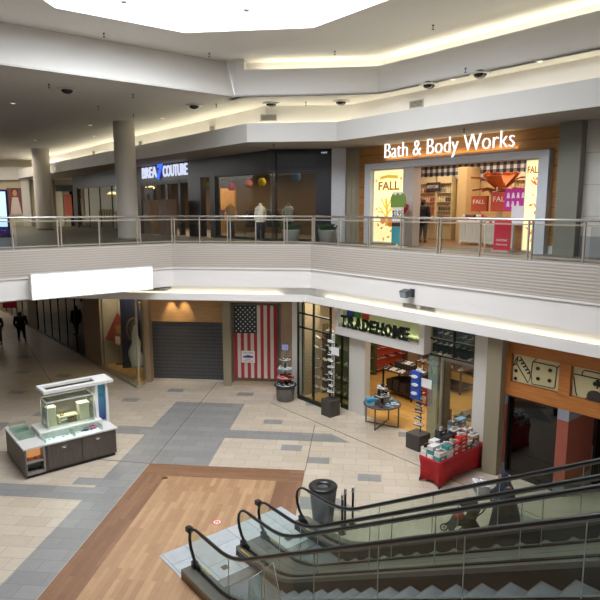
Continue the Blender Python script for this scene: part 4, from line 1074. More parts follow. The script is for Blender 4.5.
b = MB(); b.plate([(.06, .28), (.3, .34), (.52, .28), (.5, .22), (.08, .22)], -.01, -.006); b.build('emblem', mat('2c3c86', .6), t)
text('lettering', 'WE ARE', .1, .002, mat('b02c3a', .6), t, (.18, -.008, .13), fit=(.22, .055))
text('lettering', 'VETERANS', .1, .002, mat('b02c3a', .6), t, (.08, -.008, .04), fit=(.42, .06))

# ---- flags in the corner window
def flag_on_pole(name, label, s, w_, rz, hgt, col, drape, pole_h=2.6):
    x, y = A(s, w_); t = thing(name, label, 'flag', (x, y, .165), rz)
    b = MB(); b.lathe([(.2, 0), (.2, .03), (.05, .08), (.05, .14)], n=16); b.build('pole_base', mat('b89040', .4, .4), t)
    b = MB(); b.tube([(0, 0, .1), (0, 0, pole_h)], .016, 8); b.ball((0, 0, pole_h+.04), .05, mi=0); b.build('pole', mat('8a6a3a', .4, .3), t)
    b = MB(); rings = []
    for (z, x0, x1, dp) in drape:
        n = 16; r = []
        for i in range(n):
            a = 2*math.pi*i/n; xx = (x0+x1)/2 + (x1-x0)/2*math.cos(a); r.append((xx, -.03+dp*math.sin(a)*(1+.3*math.sin(xx*30)), z))
        rings.append(r)
    b.loft(rings); b.build('cloth', mat(col, .8), t)
    return t
t = thing('red_flag', 'red service flag pinned as a diamond with gold emblem in the corner window', 'flag', (-11.35, 26.0, 1.15), math.radians(20))
b = MB(); b.plate([(0, -.0), (-.6, .3), (.0, 1.55), (.48, .8), (.5, .1), (.35, -.3)], -.01, .02)
b.build('cloth', mat('8f2a26', .8), t)
b = MB()
b.disc(.05, .72, .17, -.02, -.012, 0, 16); b.plate([(-.2, .85), (.05, .95), (.3, .82), (.2, .72), (.05, .82), (-.08, .74)], -.022, -.012)
b.tube([(-.2, -.02, .6), (.08, -.02, .48), (.3, -.02, .62)], .02, 6)
b.build('gold_emblem', mat('a8783a', .6), t)
b = MB(); b.plate([(-.16, .02), (.06, -.02), (.08, .36), (-.14, .4)], -.024, -.014); b.tube([(.08, -.02, .12), (.28, -.02, .08), (.4, -.02, .3), (.38, -.02, .55)], .024, 6); b.build('white_device', mat('c9beb0', .7), t)
b = MB(); b.tube([(.0, .03, 1.5), (.05, .03, 2.7)], .008, 5); b.tube([(.02, .035, -.95), (.02, .035, 1.5)], .012, 6); b.box(-.18, .2, -.1, .14, -.98, -.94); b.build('stand', mat('4a3a30', .5), t)
t = thing('blue_flag', 'broad dark blue flag with round gold seal hung behind the white flag', 'flag', (-9.95, 24.58, .45), math.radians(22))
b = MB(); 
for k in range(8): b.box(-.6+k*.15, -.45+k*.15, -.02 - (.03 if k % 2 else 0), .02, 0, 3.1)
b.build('cloth', mat('252c50', .8), t)
b = MB(); n = 22
b.tube([(-.05+.3*math.cos(2*math.pi*i/n), -.06, 1.75+.5*math.sin(2*math.pi*i/n)) for i in range(n)], .05, 6, closed=True); b.disc(-.05, 1.75, .22, -.07, -.05, rz=.38, mi=1)
b.build('gold_seal', [mat('8a6c46', .6), mat('5a5560', .7)], t)
b = MB(); b.tube([(-.62, 0, 3.12), (.62, 0, 3.12)], .02, 6); b.build('rod', mat('7a6a50'), t)
flag_on_pole('white_flag', 'white fringed flag drooping on a pole in the corner window', -23.8, 10.08, math.radians(15), 2.4, 'c9c4bc',
             [(2.35, -.03, .05, .03), (2.0, -.14, .1, .06), (1.6, -.14, .24, .08), (1.2, -.32, .22, .09), (.9, -.3, .36, .1), (.6, -.2, .38, .09), (.45, -.22, .18, .06)])
flag_on_pole('folded_flag', 'dark navy flag furled on a pole at the right edge of the corner window', -24.15, 10.5, math.radians(15), 2.4, '1f2440',
             [(2.9, -.05, .06, .04), (2.4, -.1, .1, .07), (1.4, -.13, .13, .08), (.8, -.15, .15, .08), (.5, -.15, .15, .06)], 3.2)

# ---- tiered rack beside the closed bay
t = thing('tiered_rack', 'round tiered rack of trainers over a grey drum base beside the pale pilaster', 'display rack', (-2.84, 22.05, 0), 0)
b = MB(); b.lathe([(.30, 0), (.34, .03), (.37, .5), (.38, .55), (.34, .56)], n=24); b.build('drum_base', mat('6e6a66', .5), t)
tiers = [(.46, .62, '2b2b2d'), (.36, .92, 'a8332c'), (.30, 1.28, '5f8fb0'), (.22, 1.62, '5a5a50')]
for r, z, c in tiers:
    b = MB(); b.lathe([(r, z), (r, z+.025)], n=24); b.build('tier', mat(c, .5), t)
b = MB(); b.tube([(0, 0, .5), (0, 0, 2.1)], .03, 8); b.build('pole', mat('5a5650', .4, .4), t)
b = MB(); b.box(-.16, .16, -.02, .02, 2.0, 2.3); b.box(-.13, .13, -.025, -.02, 2.03, 2.27, 1); b.build('sign_card', [mat('4a4650'), mat('8a8ab0')], t)
for k, (r, z, c) in enumerate(tiers):
    n_ = (9, 7, 5, 4)[k]
    for i in range(n_):
        a = 2*math.pi*i/n_ + k*.3 + (0 if k < 2 else .0)
        p = [('1f1f21', 'e8e6e2', 'f0f0f0'), ('b8342c', 'e8e6e2', 'ffffff'), ('d8d4cf', 'f0eeea', '5a80b0'), ('5a6a4a', 'e8e6e2', '888888')][k] if i % 3 else pick()
        shoe(*p, (-2.84+math.cos(a)*r*.68, 22.05+math.sin(a)*r*.68, z+.027), a+math.pi/2, 'trainer on the %s tier of the rack by the closed bay' % ('lowest', 'second', 'third', 'top')[k], 'trainers on the %s tier of the round rack' % ('lowest', 'second', 'third', 'top')[k])

# ---- shoe towers on plinths
def tower(x, y, rz, label, tag_, base, n, z0, dz, pal, sign=True, arms=.3):
    t = thing('shoe_tower', label, 'display stand', (x, y, 0), rz)
    w_, h_ = base
    b = MB(); b.bbox(-w_/2, w_/2, -w_/2, w_/2, 0, h_, .012); b.build('plinth', mat('3c3835', .5), t)
    b = MB(); b.tube([(0, .1, h_), (0, .1, z0+dz*n)], .02, 8); b.build('pole', mat('7a7873', .3, .6), t)
    for i in range(n):
        z = z0+i*dz; b = MB(); b.box(-.15, .15, -.09, .12, z-.01, z); b.build('shelf', glass('c8d0cc', 1.2), t)
        side = (-1)**i
        shoe(*pal[i % len(pal)], (x+math.cos(rz)*.0, y, z+.002), rz + (0.25*side) + (math.pi if i % 3 == 1 else 0), 'trainer on one of the clear shelves of the ' + tag_, 'trainers on the ' + tag_)
    if sign:
        b = MB(); b.box(.12, .52, -.1, -.085, z0+dz*n-.62, z0+dz*n-.34); b.box(.0, .2, -.09, -.08, z0+dz*n-.5, z0+dz*n-.46); b.build('price_card', mat('dcdcda', .5), t)
    return t
tower(-.97, 20.55, RA, 'tall shoe tower on a dark plinth in front of the angled shop window', 'tower before the angled window', (.5, .62), 9, .85, .235,
      [('d8d4cf', 'f0eeea', '888888'), ('e0dcd6', 'f0eeea', 'aaaaaa'), ('26262a', 'e8e6e2', 'ffffff'), ('c8c4be', 'f0eeea', '888888')])
tw = tower(1.95, 17.85, RA, 'tall shoe tower on a dark plinth right of the open entrance', 'tower right of the entrance', (.55, .5), 9, .75, .215,
      [('d8d4cf', 'f0eeea', '888888'), ('26262a', 'e8e6e2', 'ffffff'), ('3a3436', 'd8d4cf', 'aaaaaa'), ('2a2a2e', 'e8e6e2', '888888')])
b = MB(); b.loft([[(-.2+.03*math.sin(k), -.02, z), (.16, -.06, z), (.2, .0, z), (-.14, .04, z)] for k, z in enumerate((0, .3, .6, .9))], smooth=False)
b.v = [(v[0]-.06, v[1]-.12, v[2]+1.62) for v in b.v]; b.build('blue_board', mat('1f4aa8', .5), tw)
for q in ((-.06, 1.82), (-.04, 2.1), (-.06, 2.36)): b = MB(); b.disc(*q, .12, -.22, -.18, rz=.05); b.build('shoe_print', mat('d8d4d0', .5), tw)

# ---- round nesting table at the entrance
t = thing('round_table', 'round dark table on thin metal legs stacked with trainers at the shop entrance', 'table', (.88, 19.7, 0), RA)
b = MB(); b.lathe([(.64, .76), (.66, .77), (.66, .81), (.64, .82)], n=32); b.build('table_top', mat('4e4844', .4), t)
b = MB(); b.lathe([(.3, 1.05), (.31, 1.06), (.31, 1.08)], n=24); b.lathe([(.04, .82), (.04, 1.05)], n=10); b.lathe([(.03, 1.08), (.03, 1.32)], n=10); b.lathe([(.19, 1.32), (.2, 1.33), (.19, 1.345)], n=20); b.build('riser', mat('3a3633', .4), t)
for i in range(3): a = i*2.09; shoe(*[('26262a', 'e8e6e2', 'cccccc'), ('1e1e22', '2a2a2a', '666666'), ('d8d4cf', 'f0eeea', '888888')][i], (.88+.12*math.cos(a), 19.7+.12*math.sin(a), 1.347), a+1.57, 'trainer on the small top tier of the round table', 'trainers on the top tier of the round table', hi=True)
for i in range(4):
    a = math.pi/4*0 + i*math.pi/2 + .35; b = MB(); b.box(.61*math.cos(a)-.018, .61*math.cos(a)+.018, .61*math.sin(a)-.018, .61*math.sin(a)+.018, 0, .77); b.build('leg', mat('6b635a', .4, .4), t)
b = MB()
for i in range(2):
    a = .35 + i*math.pi/2; b.bar((.61*math.cos(a), .61*math.sin(a), .03), (-.61*math.cos(a), -.61*math.sin(a), .03), .03)
b.build('floor_brace', mat('6b635a', .4, .4), t)
TP = [('2a8ab8', 'e8e6e2', 'd0e8f0'), ('d8d4cf', 'f0eeea', '5a90b0'), ('26262a', 'e8e6e2', 'cccccc'), ('c8c4be', 'f0eeea', '2a2a2a'), ('2c3040', 'e8e6e2', 'aaaaaa'), ('8d8c8a', 'e8e4de', '444444'), ('d8d4cf', 'f0eeea', '888888'), ('1e1e22', '2a2a2a', '666666')]
for i in range(10):
    if i in (5, 6): continue
    a = i*2*math.pi/10 + .2; shoe(*TP[i % 8], (.88+.47*math.cos(a), 19.7+.47*math.sin(a), .822), a + .4, 'trainer laid around the rim of the round table at the shop entrance', 'trainers around the round table')
for i in range(5):
    a = i*2*math.pi/5; shoe(*TP[(i*3+1) % 8], (.88+.2*math.cos(a), 19.7+.2*math.sin(a), 1.082), a + 1.57, 'trainer on the raised centre of the round table', 'trainers on the table riser', hi=i % 2 == 0)
# blue shoe boxes on it
b = MB(); b.bbox(-.16, .16, -.1, .1, 0, .12, .006); solo(b, 'shoe_box', mat('2a8fc0', .5), 'bright blue shoe box among the trainers on the round table', 'box', (.46, 19.42, .94), .4)
b = MB(); b.box(-.12, .12, -.09, .09, 0, .115); solo(b, 'shoe_box', mat('8fb8cc', .5), 'pale blue shoe box under the bright blue one on the round table', 'box', (.46, 19.42, .823), .3)

# ---- inside the shoe shop
# coloured shelving along the left inner wall (runs back from the front) : C direction
def wallrack(s0, w0, length, h, col, label, tag_, rows=6, rz=RC, z0=.2, per=.34, frame='5a4a3a', pal=PAL):
    x, y = A(s0, w0); t = thing('shoe_wall', label, 'shelving', (x, y, 0), rz)
    b = MB(); b.box(0, length, 0, .05, 0, h); b.build('back_panel', mat(col, .6), t)
    b = MB(); b.box(-.05, 0, -.3, .05, 0, h+.02); b.box(length, length+.05, -.3, .05, 0, h+.02); b.build('side_frame', mat(frame, .6), t)
    M = Matrix.Translation((x, y, 0)) @ Matrix.Rotation(rz, 4, 'Z')
    for r in range(rows):
        z = z0 + (h-.25-z0)*r/max(1, rows-1); b = MB(); b.box(0, length, -.24, 0, z-.02, z); b.build('shelf', mat(col, .6), t)
        k = int(length/per)
        for i in range(k):
            p = M @ Vector((.18+i*per, -.12, z+.002)); c = random.choice(pal); shoe(*c, p, rz + math.pi/2*(-1) + random.uniform(-.2, .2), 'trainer on the ' + tag_, 'trainers on the ' + tag_)
    return t
darkp = [('26262a', 'e8e6e2', 'cccccc'), ('1e1e20', '2a2a2a', 'b03030'), ('3a3436', 'd8d4cf', 'aaaaaa')]
wallrack(-18.05, 17.95, .9, 2.9, '4a7a2c', 'narrow green shoe shelving on the left wall of the shoe shop', 'green shelving', 5, pal=darkp)
wallrack(-18.05, 19.0, 2.1, 2.9, 'b04428', 'orange red shoe shelving on the left wall of the shoe shop', 'orange shelving', 6, pal=darkp)
wallrack(-17.6, 22.4, 2.8, 2.9, '2e4a60', 'blue shoe shelving across the back wall of the shoe shop', 'blue back shelving', 6, rz=RA)
wallrack(-17.3, 15.6, 1.6, 2.9, '9a8468', 'tan slatted shoe wall behind the angled window', 'tan slatted wall', 5, rz=RA+.0)
def dispt(s, w_, L, D, h, label, tag_, nx, ny, rz=RA, col='5a3a28', boxes=0, pal=PAL, tiers=2):
    x, y = A(s, w_); t = thing('display_table', label, 'table', (x, y, 0), rz)
    M = Matrix.Translation((x, y, 0)) @ Matrix.Rotation(rz, 4, 'Z')
    b = MB(); b.bbox(0, L, 0, D, h-.04, h, .008); b.build('table_top', mat(col, .5), t)
    for sx in (.05, L-.05):
        for sy in (.05, D-.05): b = MB(); b.box(sx-.03, sx+.03, sy-.03, sy+.03, 0, h-.04); b.build('leg', mat(col, .5), t)
    b = MB(); b.box(.1, L-.1, .1, D-.1, .2, .24); b.build('lower_shelf', mat(col, .5), t)
    if h > 1.02:
        b = MB(); [b.box(.14+q*.36, .44+q*.36, .14, D-.14, .242, .62+.08*(q % 2)) for q in range(int((L-.3)/.36))]; b.build('stock_boxes', mat('3a322c', .7), t)
    if tiers > 1:
        b = MB(); b.box(L*.2, L*.8, D*.38, D*.62, h, h+.28); b.build('riser', mat(col, .5), t)
    for i in range(nx):
        u = .15+i*(L-.3)/max(1, nx-1)
        for j in range(ny):
            v = .16+j*(D-.32)/max(1, ny-1)
            if tiers > 1 and 0 < j < ny-1: continue
            p = M @ Vector((u, v, h+.002)); shoe(*random.choice(pal), p, rz - math.pi/2 + random.uniform(-.25, .25), 'trainer on the ' + tag_, 'trainers on the ' + tag_)
        if tiers > 1 and L*.24 < u < L*.76:
            p = M @ Vector((u, D/2, h+.282)); shoe(*random.choice(pal), p, rz - math.pi/2 + random.uniform(-.2, .2), 'trainer on the ' + tag_, 'trainers on the ' + tag_)
    return t, M
t, M = dispt(-15.8, 17.2, 1.6, 1.1, 1.05, 'dark wooden table heaped with trainers in the middle of the shoe shop', 'heaped middle table', 10, 5, col='2e2620', pal=darkp + PAL[:3])
t, M = dispt(-15.9, 19.4, 2.4, 1.2, 1.0, 'long dark table of trainers deeper in the shoe shop', 'long deeper table', 10, 4)
for k, (s, w_, z, c, lab) in enumerate(((-13.9, 17.3, 0, 'a83232', 'stacked red cartons beside the middle table'), (-12.2, 16.2, 0, '8a6a4a', 'brown carton on the shop floor beside the red cartons'))):
    b = MB(); b.bbox(0, .38, 0, .34, 0, .95 if k == 0 else .55, .01); b.box(.05, .33, -.004, 0, .1, .4, 1); x, y = A(s, w_); solo(b, 'carton', [mat(c, .6), mat('c8b8a0', .6)], lab, 'box', (x, y, z), RA)
t, M = dispt(-10.85, 15.25, 1.1, 2.2, .9, 'low rack of brown shoes and boxes behind the right shop window', 'low rack behind the right window', 4, 9, col='6a5040', pal=[('6a5a48', '3a3028', '8a7a60'), ('b8a890', 'e0d8c8', '6a5a4a'), ('8d8c8a', 'e8e4de', '444444'), ('4a4038', '2a2420', '6a5a4a'), ('3a4a6a', 'e8e8e8', 'd8d8d8')])
t, M = dispt(-11.6, 19.0, 1.3, 1.3, .9, 'square rack of handbags and shoes seen through the transom', 'square rack under the transom', 5, 5, col='3a2e26')
t = thing('white_poster', 'pale cardboard poster on the shelf end behind the right window', 'poster', (*A(-10.8, 18.1), 0), RA)
b = MB(); b.box(0, .8, 0, .04, 1.0, 2.0); b.box(.1, .7, -.004, 0, 1.4, 1.5, 1); b.build('card', [mat('c9b9a4', .6), mat('3a3a3a')], t)
b = MB(); b.box(.1, .14, 0, .04, 0, 1.0); b.box(.66, .7, 0, .04, 0, 1.0); b.build('legs', mat('6a6a6a', .4), t)
# shoes pinned in the angled window on clear pegs
t = thing('shoe_ladder', 'dark steel ladder stand with trainers inside the angled window', 'display stand', (*A(-17.15, 14.6), .0), RA)
b = MB()
for x_ in (0, 1.3): b.tube([(x_, 0, 0), (x_, 0, 2.85)], .015, 6)
for z in (.5, .9, 1.3, 1.7, 2.1, 2.5): b.tube([(0, 0, z-.012), (1.3, 0, z-.012)], .012, 6)
b.build('ladder_frame', mat('4a4642', .4, .5), t)
M = Matrix.Translation((*A(-17.15, 14.6), 0)) @ Matrix.Rotation(RA, 4, 'Z')
for r, z in enumerate((.5, .9, 1.3, 1.7, 2.1, 2.5)):
    for i in range(3): p = M @ Vector((.22+i*.43+(r % 2)*.1, 0, z)); shoe(*pick(), p, RA+random.uniform(-.3, .3), 'trainer on the ladder stand inside the angled window', 'trainers on the window ladder stand')

# ---- shop sign above entrance: dark slab letters over green glow, coloured squares
t = thing('shop_sign', 'dark stencil slab lettering reading TRADEHOME over a lit olive panel', 'sign', (*A(-15.36, 14.5), 3.24), RA)
LM = mat('161a16', .4)
txt = 'TRADEHOME'; xs = [0, .4, .78, 1.2, 1.6, 1.95, 2.36, 2.78, 3.24]; ws = [.34, .34, .36, .34, .3, .36, .36, .42, .3]
for i, ch in enumerate(txt):
    x0 = xs[i]*.91+.04; wd = ws[i]*.88
    text('letter', ch, .6, .04, LM, t, (x0, -.05, .0), fit=(wd, .44), offset=.02)
    b = MB()
    for q in {'T': (.5,), 'R': (.12, .9), 'D': (.1,), 'E': (.1,), 'H': (.12, .88), 'M': (.1, .9), 'A': (.05, .95), 'O': ()}[ch]: b.box(x0+wd*q-.075, x0+wd*q+.075, -.085, -.01, 0, .055)
    if ch not in 'O': b.build('slab_serif', LM, t)
for x0, c, n in ((.25, '2a4a9a', 'blue square'), (.62, '3a8a3a', 'green square'), (1.02, 'c0442a', 'red square')):
    b = MB(); b.box(x0, x0+.34, .01, .05, .42, .72); o = b.build('colour_square', mat(c, .5), t); o['label'] = n
area('sign_backlight', (*A(-13.5, 14.52), 3.3), 3.4, .05, 9, (.85, 1, .6), rot=(math.radians(200), 0, RA))

# ---- dice and card panels
crm = mat('c9bd92', .6); blk = mat('1d1a16', .5)
t = thing('dice_panel', 'cream sign panel printed with two large outlined dice', 'sign', (*A(-8.4, 14.5), 2.78), RA)
b = MB(); b.box(0, 1.34, 0, .05, 0, .8); b.build('board', crm, t)
def outline(mb, pts, r=.014, y=-.004, closed=True):
    mb.tube([(x, y, z) for x, z in pts], r, 5, closed=closed)
b = MB()
outline(b, [(.58, .04), (.54, .36), (.56, .62), (.6, .66), (1.2, .66), (1.24, .62), (1.22, .1), (1.18, .06)])
outline(b, [(.56, .64), (.68, .78), (1.3, .78)], closed=False); outline(b, [(1.24, .62), (1.33, .74)], closed=False)
outline(b, [(.0, .42), (.1, .66), (.12, .7)], closed=False); outline(b, [(.1, .5), (.46, .04), (.52, .2), (.5, .36), (.2, .72), (.12, .7), (.1, .5)])
for i in range(5): outline(b, [(.17+i*.065, .6-i*.075), (.24+i*.065, .64-i*.075)], .024, closed=False)
outline(b, [(.0, .44), (.1, .5)], closed=False)
b.build('dice_outline', blk, t)
for x_, z_ in ((.72, .5), (1.06, .52), (.74, .22), (1.06, .24)): b = MB(); b.disc(x_, z_, .055, -.012, 0, rz=.05); b.build('pip', blk, t)
for x_, z_ in ((.09, .3), (.09, .08)): b = MB(); b.disc(x_, z_, .05, -.012, 0, rz=.05); b.build('pip', blk, t)
t = thing('card_panel', 'cream sign panel printed with outlined playing cards and a club', 'sign', (*A(-6.73, 14.5), 2.78), RA)
b = MB(); b.box(0, 1.5, 0, .05, 0, .8); b.build('board', crm, t)
b = MB()
outline(b, [(.0, .55), (.04, .57), (1.48, .57)], closed=False); outline(b, [(.02, .5), (.1, .1), (.14, .02)], closed=False)
outline(b, [(.22, .57), (.24, .68), (.3, .72), (1.48, .72)], closed=False)
b.build('card_outline', blk, t)
b = MB(); b.disc(.62, .5, .055, -.012, 0); b.disc(.56, .43, .055, -.012, 0); b.disc(.68, .43, .055, -.012, 0); b.plate([(.6, .32), (.64, .32), (.63, .45), (.61, .45)], -.012, 0); b.build('club_symbol', blk, t)
b = MB(); b.disc(.58, .1, .2, -.012, 0, rz=.16); b.plate([(.35, .0), (.82, .0), (.75, .1), (.42, .1)], -.013, 0); b.build('big_club_symbol', mat('3a3630', .6), t)

# ---- red stretch-cloth table with shoe boxes
t = thing('cloth_table', 'table in a taut red stretch cover standing before the olive pilaster', 'table', (*A(-9.76, 12.22), 0), RC)
L, D, H = 2.15, .72, .76
def ringr(z, ins, pinch):
    pts = []; seg = 8
    cs = [(0+ins, -D+ins), (L-ins, -D+ins), (L-ins, 0-ins), (0+ins, 0-ins)]
    for k in range(4):
        a = cs[k]; c = cs[(k+1) % 4]; nx, ny = [(0, 1), (-1, 0), (0, -1), (1, 0)][k]
        for i in range(seg):
            u = i/seg; q = math.sin(math.pi*u)*pinch
            pts.append((a[0]+(c[0]-a[0])*u+nx*q, a[1]+(c[1]-a[1])*u+ny*q, z + (0 if z > .3 else math.sin(math.pi*u)*.1)))
    return pts
b = MB(); b.loft([ringr(0.01, .02, .10), ringr(.25, .035, .10), ringr(.5, .03, .05), ringr(H-.04, .0, .0), ringr(H, .01, 0)]); b.build('stretch_cover', mat('b01a22', .75), t)
for sx in (.03, L-.03):
    for sy in (-D+.03, -.03): b = MB(); b.lathe([(.022, 0), (.022, .1)], sx, sy, 8); b.build('leg_foot', mat('222222'), t)
MT = Matrix.Translation((*A(-9.76, 12.22), 0)) @ Matrix.Rotation(RC, 4, 'Z')
BXM = {}
def sbox(u, v, z, c, c2, label, group=None, rz=0, L=.31, W=.19, Hh=.115, lidshoe=None):
    p = MT @ Vector((u, v, z)); t = thing('shoe_box', label, 'box', p, RC+rz, group)
    k = (c, c2, L)
    if k not in BXM:
        b = MB(); b.box(-L/2, L/2, -W/2, W/2, 0, Hh-.03); b.box(-L*.2, L*.2, -W/2-.002, -W/2, .03, .07, 1)
        l = MB(); l.box(-L/2-.004, L/2+.004, -W/2-.004, W/2+.004, Hh-.03, Hh); BXM[k] = (b.mesh('box_body', [mat(c, .5), mat('e0d8d0', .5)]), l.mesh('lid', mat(c2, .5)))
    for n_, me in zip(('box_body', 'lid'), BXM[k]): o = bpy.data.objects.new(n_, me); COL.objects.link(o); o.parent = t
grp = [ # (u range start, v, palette, count x, rows, stack, name)
    (.18, ['d9d6d2', 'e4e2de', '3f8f8c', 'd9d6d2'], 'white and teal shoe boxes at the near end of the red table', 2, (2, 3)),
    (.78, ['26262a', '2e2c30', '1f1f22'], 'black shoe boxes amid the red table', 2, (3, 5)),
    (1.36, ['a87850', '6f97ad', '5d5650'], 'brown and blue shoe boxes at the far end of the red table', 2, (5, 6)),
]
H0 = H + .004
for u0, cols, gname, nx, (lo, hi_) in grp:
    for i in range(nx):
        for j in range(3):
            v = -.13 - j*.225; st = lo + ((i+2-j) % (hi_-lo+1)) if lo < 4 else (hi_ if j == 0 else lo-j-(1-i)*1)
            st = max(1, st)
            for k in range(st):
                c = cols[(i*2+j+k) % len(cols)]
                if u0 > .5 and u0 < 1 and j == 2: c = ['c22430', 'd8322e'][k % 2]
                sbox(u0+i*.33-.0, v, H0+k*.117, c, c if random.random() > .3 else 'cfcac4', gname.replace('boxes', 'box') if c != 'c22430' else 'red shoe box on the front edge of the red table', gname if c != 'c22430' else 'red shoe boxes on the red table')
            if (i+j) % 2 == 0 or j == 2:
                p = MT @ Vector((u0+i*.33, v, H0+st*.117+.001)); shoe(*pick(), p, RC+random.uniform(-.6, .6), 'trainer on the ' + gname.replace(' shoe', ''), 'trainers on ' + gname)
for (u, v, c) in ((.1, -.66, 'd8c020'), (.42, -.665, 'd8c020'), (.08, -.4, 'd8c020')):
    pass
p = MT @ Vector((.13, -.65, H0)); 

# ---- bin and posts
t = thing('litter_bin', 'tall tapered dark grey litter bin with black ring top behind the escalator', 'bin', (-.78, 13.1, 0), 0)
b = MB(); b.lathe([(.24, 0), (.245, .02), (.335, .9)], n=32); b.build('body', mat('4c4d4b', .45, .2), t)
b = MB(); b.lathe([(.335, .89), (.35, .9), (.35, .93), (.32, .955), (.15, .94), (.13, .90), (.12, .80), (.0, .79)], n=32, cap=False); b.build('lid_ring', mat('161616', .35), t)
for x_, y_, lab in ((-.3, 12.62, 'short chrome-capped post immediately right of the litter bin'), (-.24, 12.9, 'left of the paired black and chrome posts right of the bin'), (-.06, 13.0, 'right of the paired black and chrome posts right of the bin')):
    t = thing('safety_post', lab, 'post', (x_, y_, 0), 0)
    b = MB(); b.lathe([(.09, 0), (.09, .02), (.03, .04)], n=14); b.build('base', mat('2a2a2a', .4), t)
    b = MB(); b.lathe([(.028, .03), (.028, .88)], n=10); b.build('shaft', mat('3a3b3c', .25, .7), t)
    b = MB(); b.lathe([(.036, .86), (.038, .9), (.03, .97), (.012, .99)], n=10); b.build('cap', mat('c8c8c8', .15, .9), t)

# ---- small floor items
x_, y_, _ = (0, 0, 0)
b = MB(); n = 20
b.prism([(.11*math.cos(2*math.pi*i/n), .11*math.sin(2*math.pi*i/n)) for i in range(n)], 0, .002, 0)
b.prism([(.09*math.cos(2*math.pi*i/n), .09*math.sin(2*math.pi*i/n)) for i in range(n)], .002, .003, 1)
b.box(-.045, -.012, -.05, .05, .003, .004, 2); b.box(.012, .045, -.05, .05, .003, .004, 2)
solo(b, 'floor_sticker', [mat('c8303a', .5), mat('e4dcd8', .5), mat('c8303a', .5)], 'round red and white foot-marker sticker on the timber floor', 'sticker', (-3.33, 12.8, .0085), .1)
b = MB(); b.box(-.08, .08, -.055, .055, 0, .02); b.box(-.05, .05, -.035, .035, .02, .026, 1)
solo(b, 'floor_socket', [mat('8a6a3a', .4, .6), mat('5a4420', .5)], 'small brass socket plate at the back corner of the timber floor', 'socket', (-5.36, 14.94, .008), .1)
t = thing('hanging_sign', 'small red sign hanging in the far left corridor', 'sign', (-19.5, 30.4, 2.02), 0)
b = MB(); b.box(-.45, .35, -.03, .03, 0, .42); b.build('board', mat('c4304a', .5), t)
b = MB(); b.tube([(-.3, 0, .42), (-.3, 0, 2.5)], .008, 5); b.tube([(.2, 0, .42), (.2, 0, 2.5)], .008, 5); b.build('hanger', mat('555555'), t)
# ================================================================ ESCALATORS
K0, K1 = -8.44, -8.44 + UF / .577
HR = 1.08
def hz(s):
    """height of the step line above the lower floor"""
    def ramp(u):  # smooth start, u measured from the knee
        return 0 if u < -.5 else (.577*(u+.5)**2/2 if u < .5 else .577*u)
    return max(0, min(UF, ramp(s-K0) - ramp(s-K1)))
def ss(a, b, knots=()):
    pts = [a]
    for x in (-9.0, -8.8, -8.6, -8.4, -8.2, -8.0, -7.0, -5, -3, -1, 1, K1-.5, K1-.3, K1-.1, K1+.1, K1+.3, K1+.5): 
        if a < x < b: pts.append(x)
    return pts + [b]
rub = mat('141313', .35, spec=.6); deckm = mat('7f7d76', .32, .55, var=.04); deckd = mat('3a3733', .35, .6); clad = mat('6b5a4c', .35, .5); eg = glass('f5f9f6', .9)
stepm = brick('ribbed_step', '7e8488', '6e7478', '4a4e52', 5, .012, .002, rough=.4, noise=.15); riserm = mat('3b3d3f', .4, .5); yell = mat('c8a82a', .5)
def band_profile(mb, s0, s1, o0, o1, y0, y1, mi=0, floor_clip=False, cut=None):
    S = ss(s0, s1)
    tp = [(s, hz(s)+o1) for s in S]; bt = [(s, max(hz(s)+o0, .004 if floor_clip else -9)) for s in S]
    if cut: bt = [(s, max(z, cut(s))) for s, z in bt]
    n = len(S); vs = []
    for y in (y0, y1): vs += [(s, y, z) for s, z in tp] + [(s, y, z) for s, z in bt]
    m = 2*n; fs = []
    for i in range(n-1):
        fs += [(i, i+1, n+i+1, n+i), (m+i, m+n+i, m+n+i+1, m+i+1), (i, m+i, m+i+1, i+1), (n+i, n+i+1, m+n+i+1, m+n+i)]
    fs += [(0, n, m+n, m), (n-1, m+n-1, m+2*n-1, 2*n-1)]
    mb.add(vs, fs, mi)
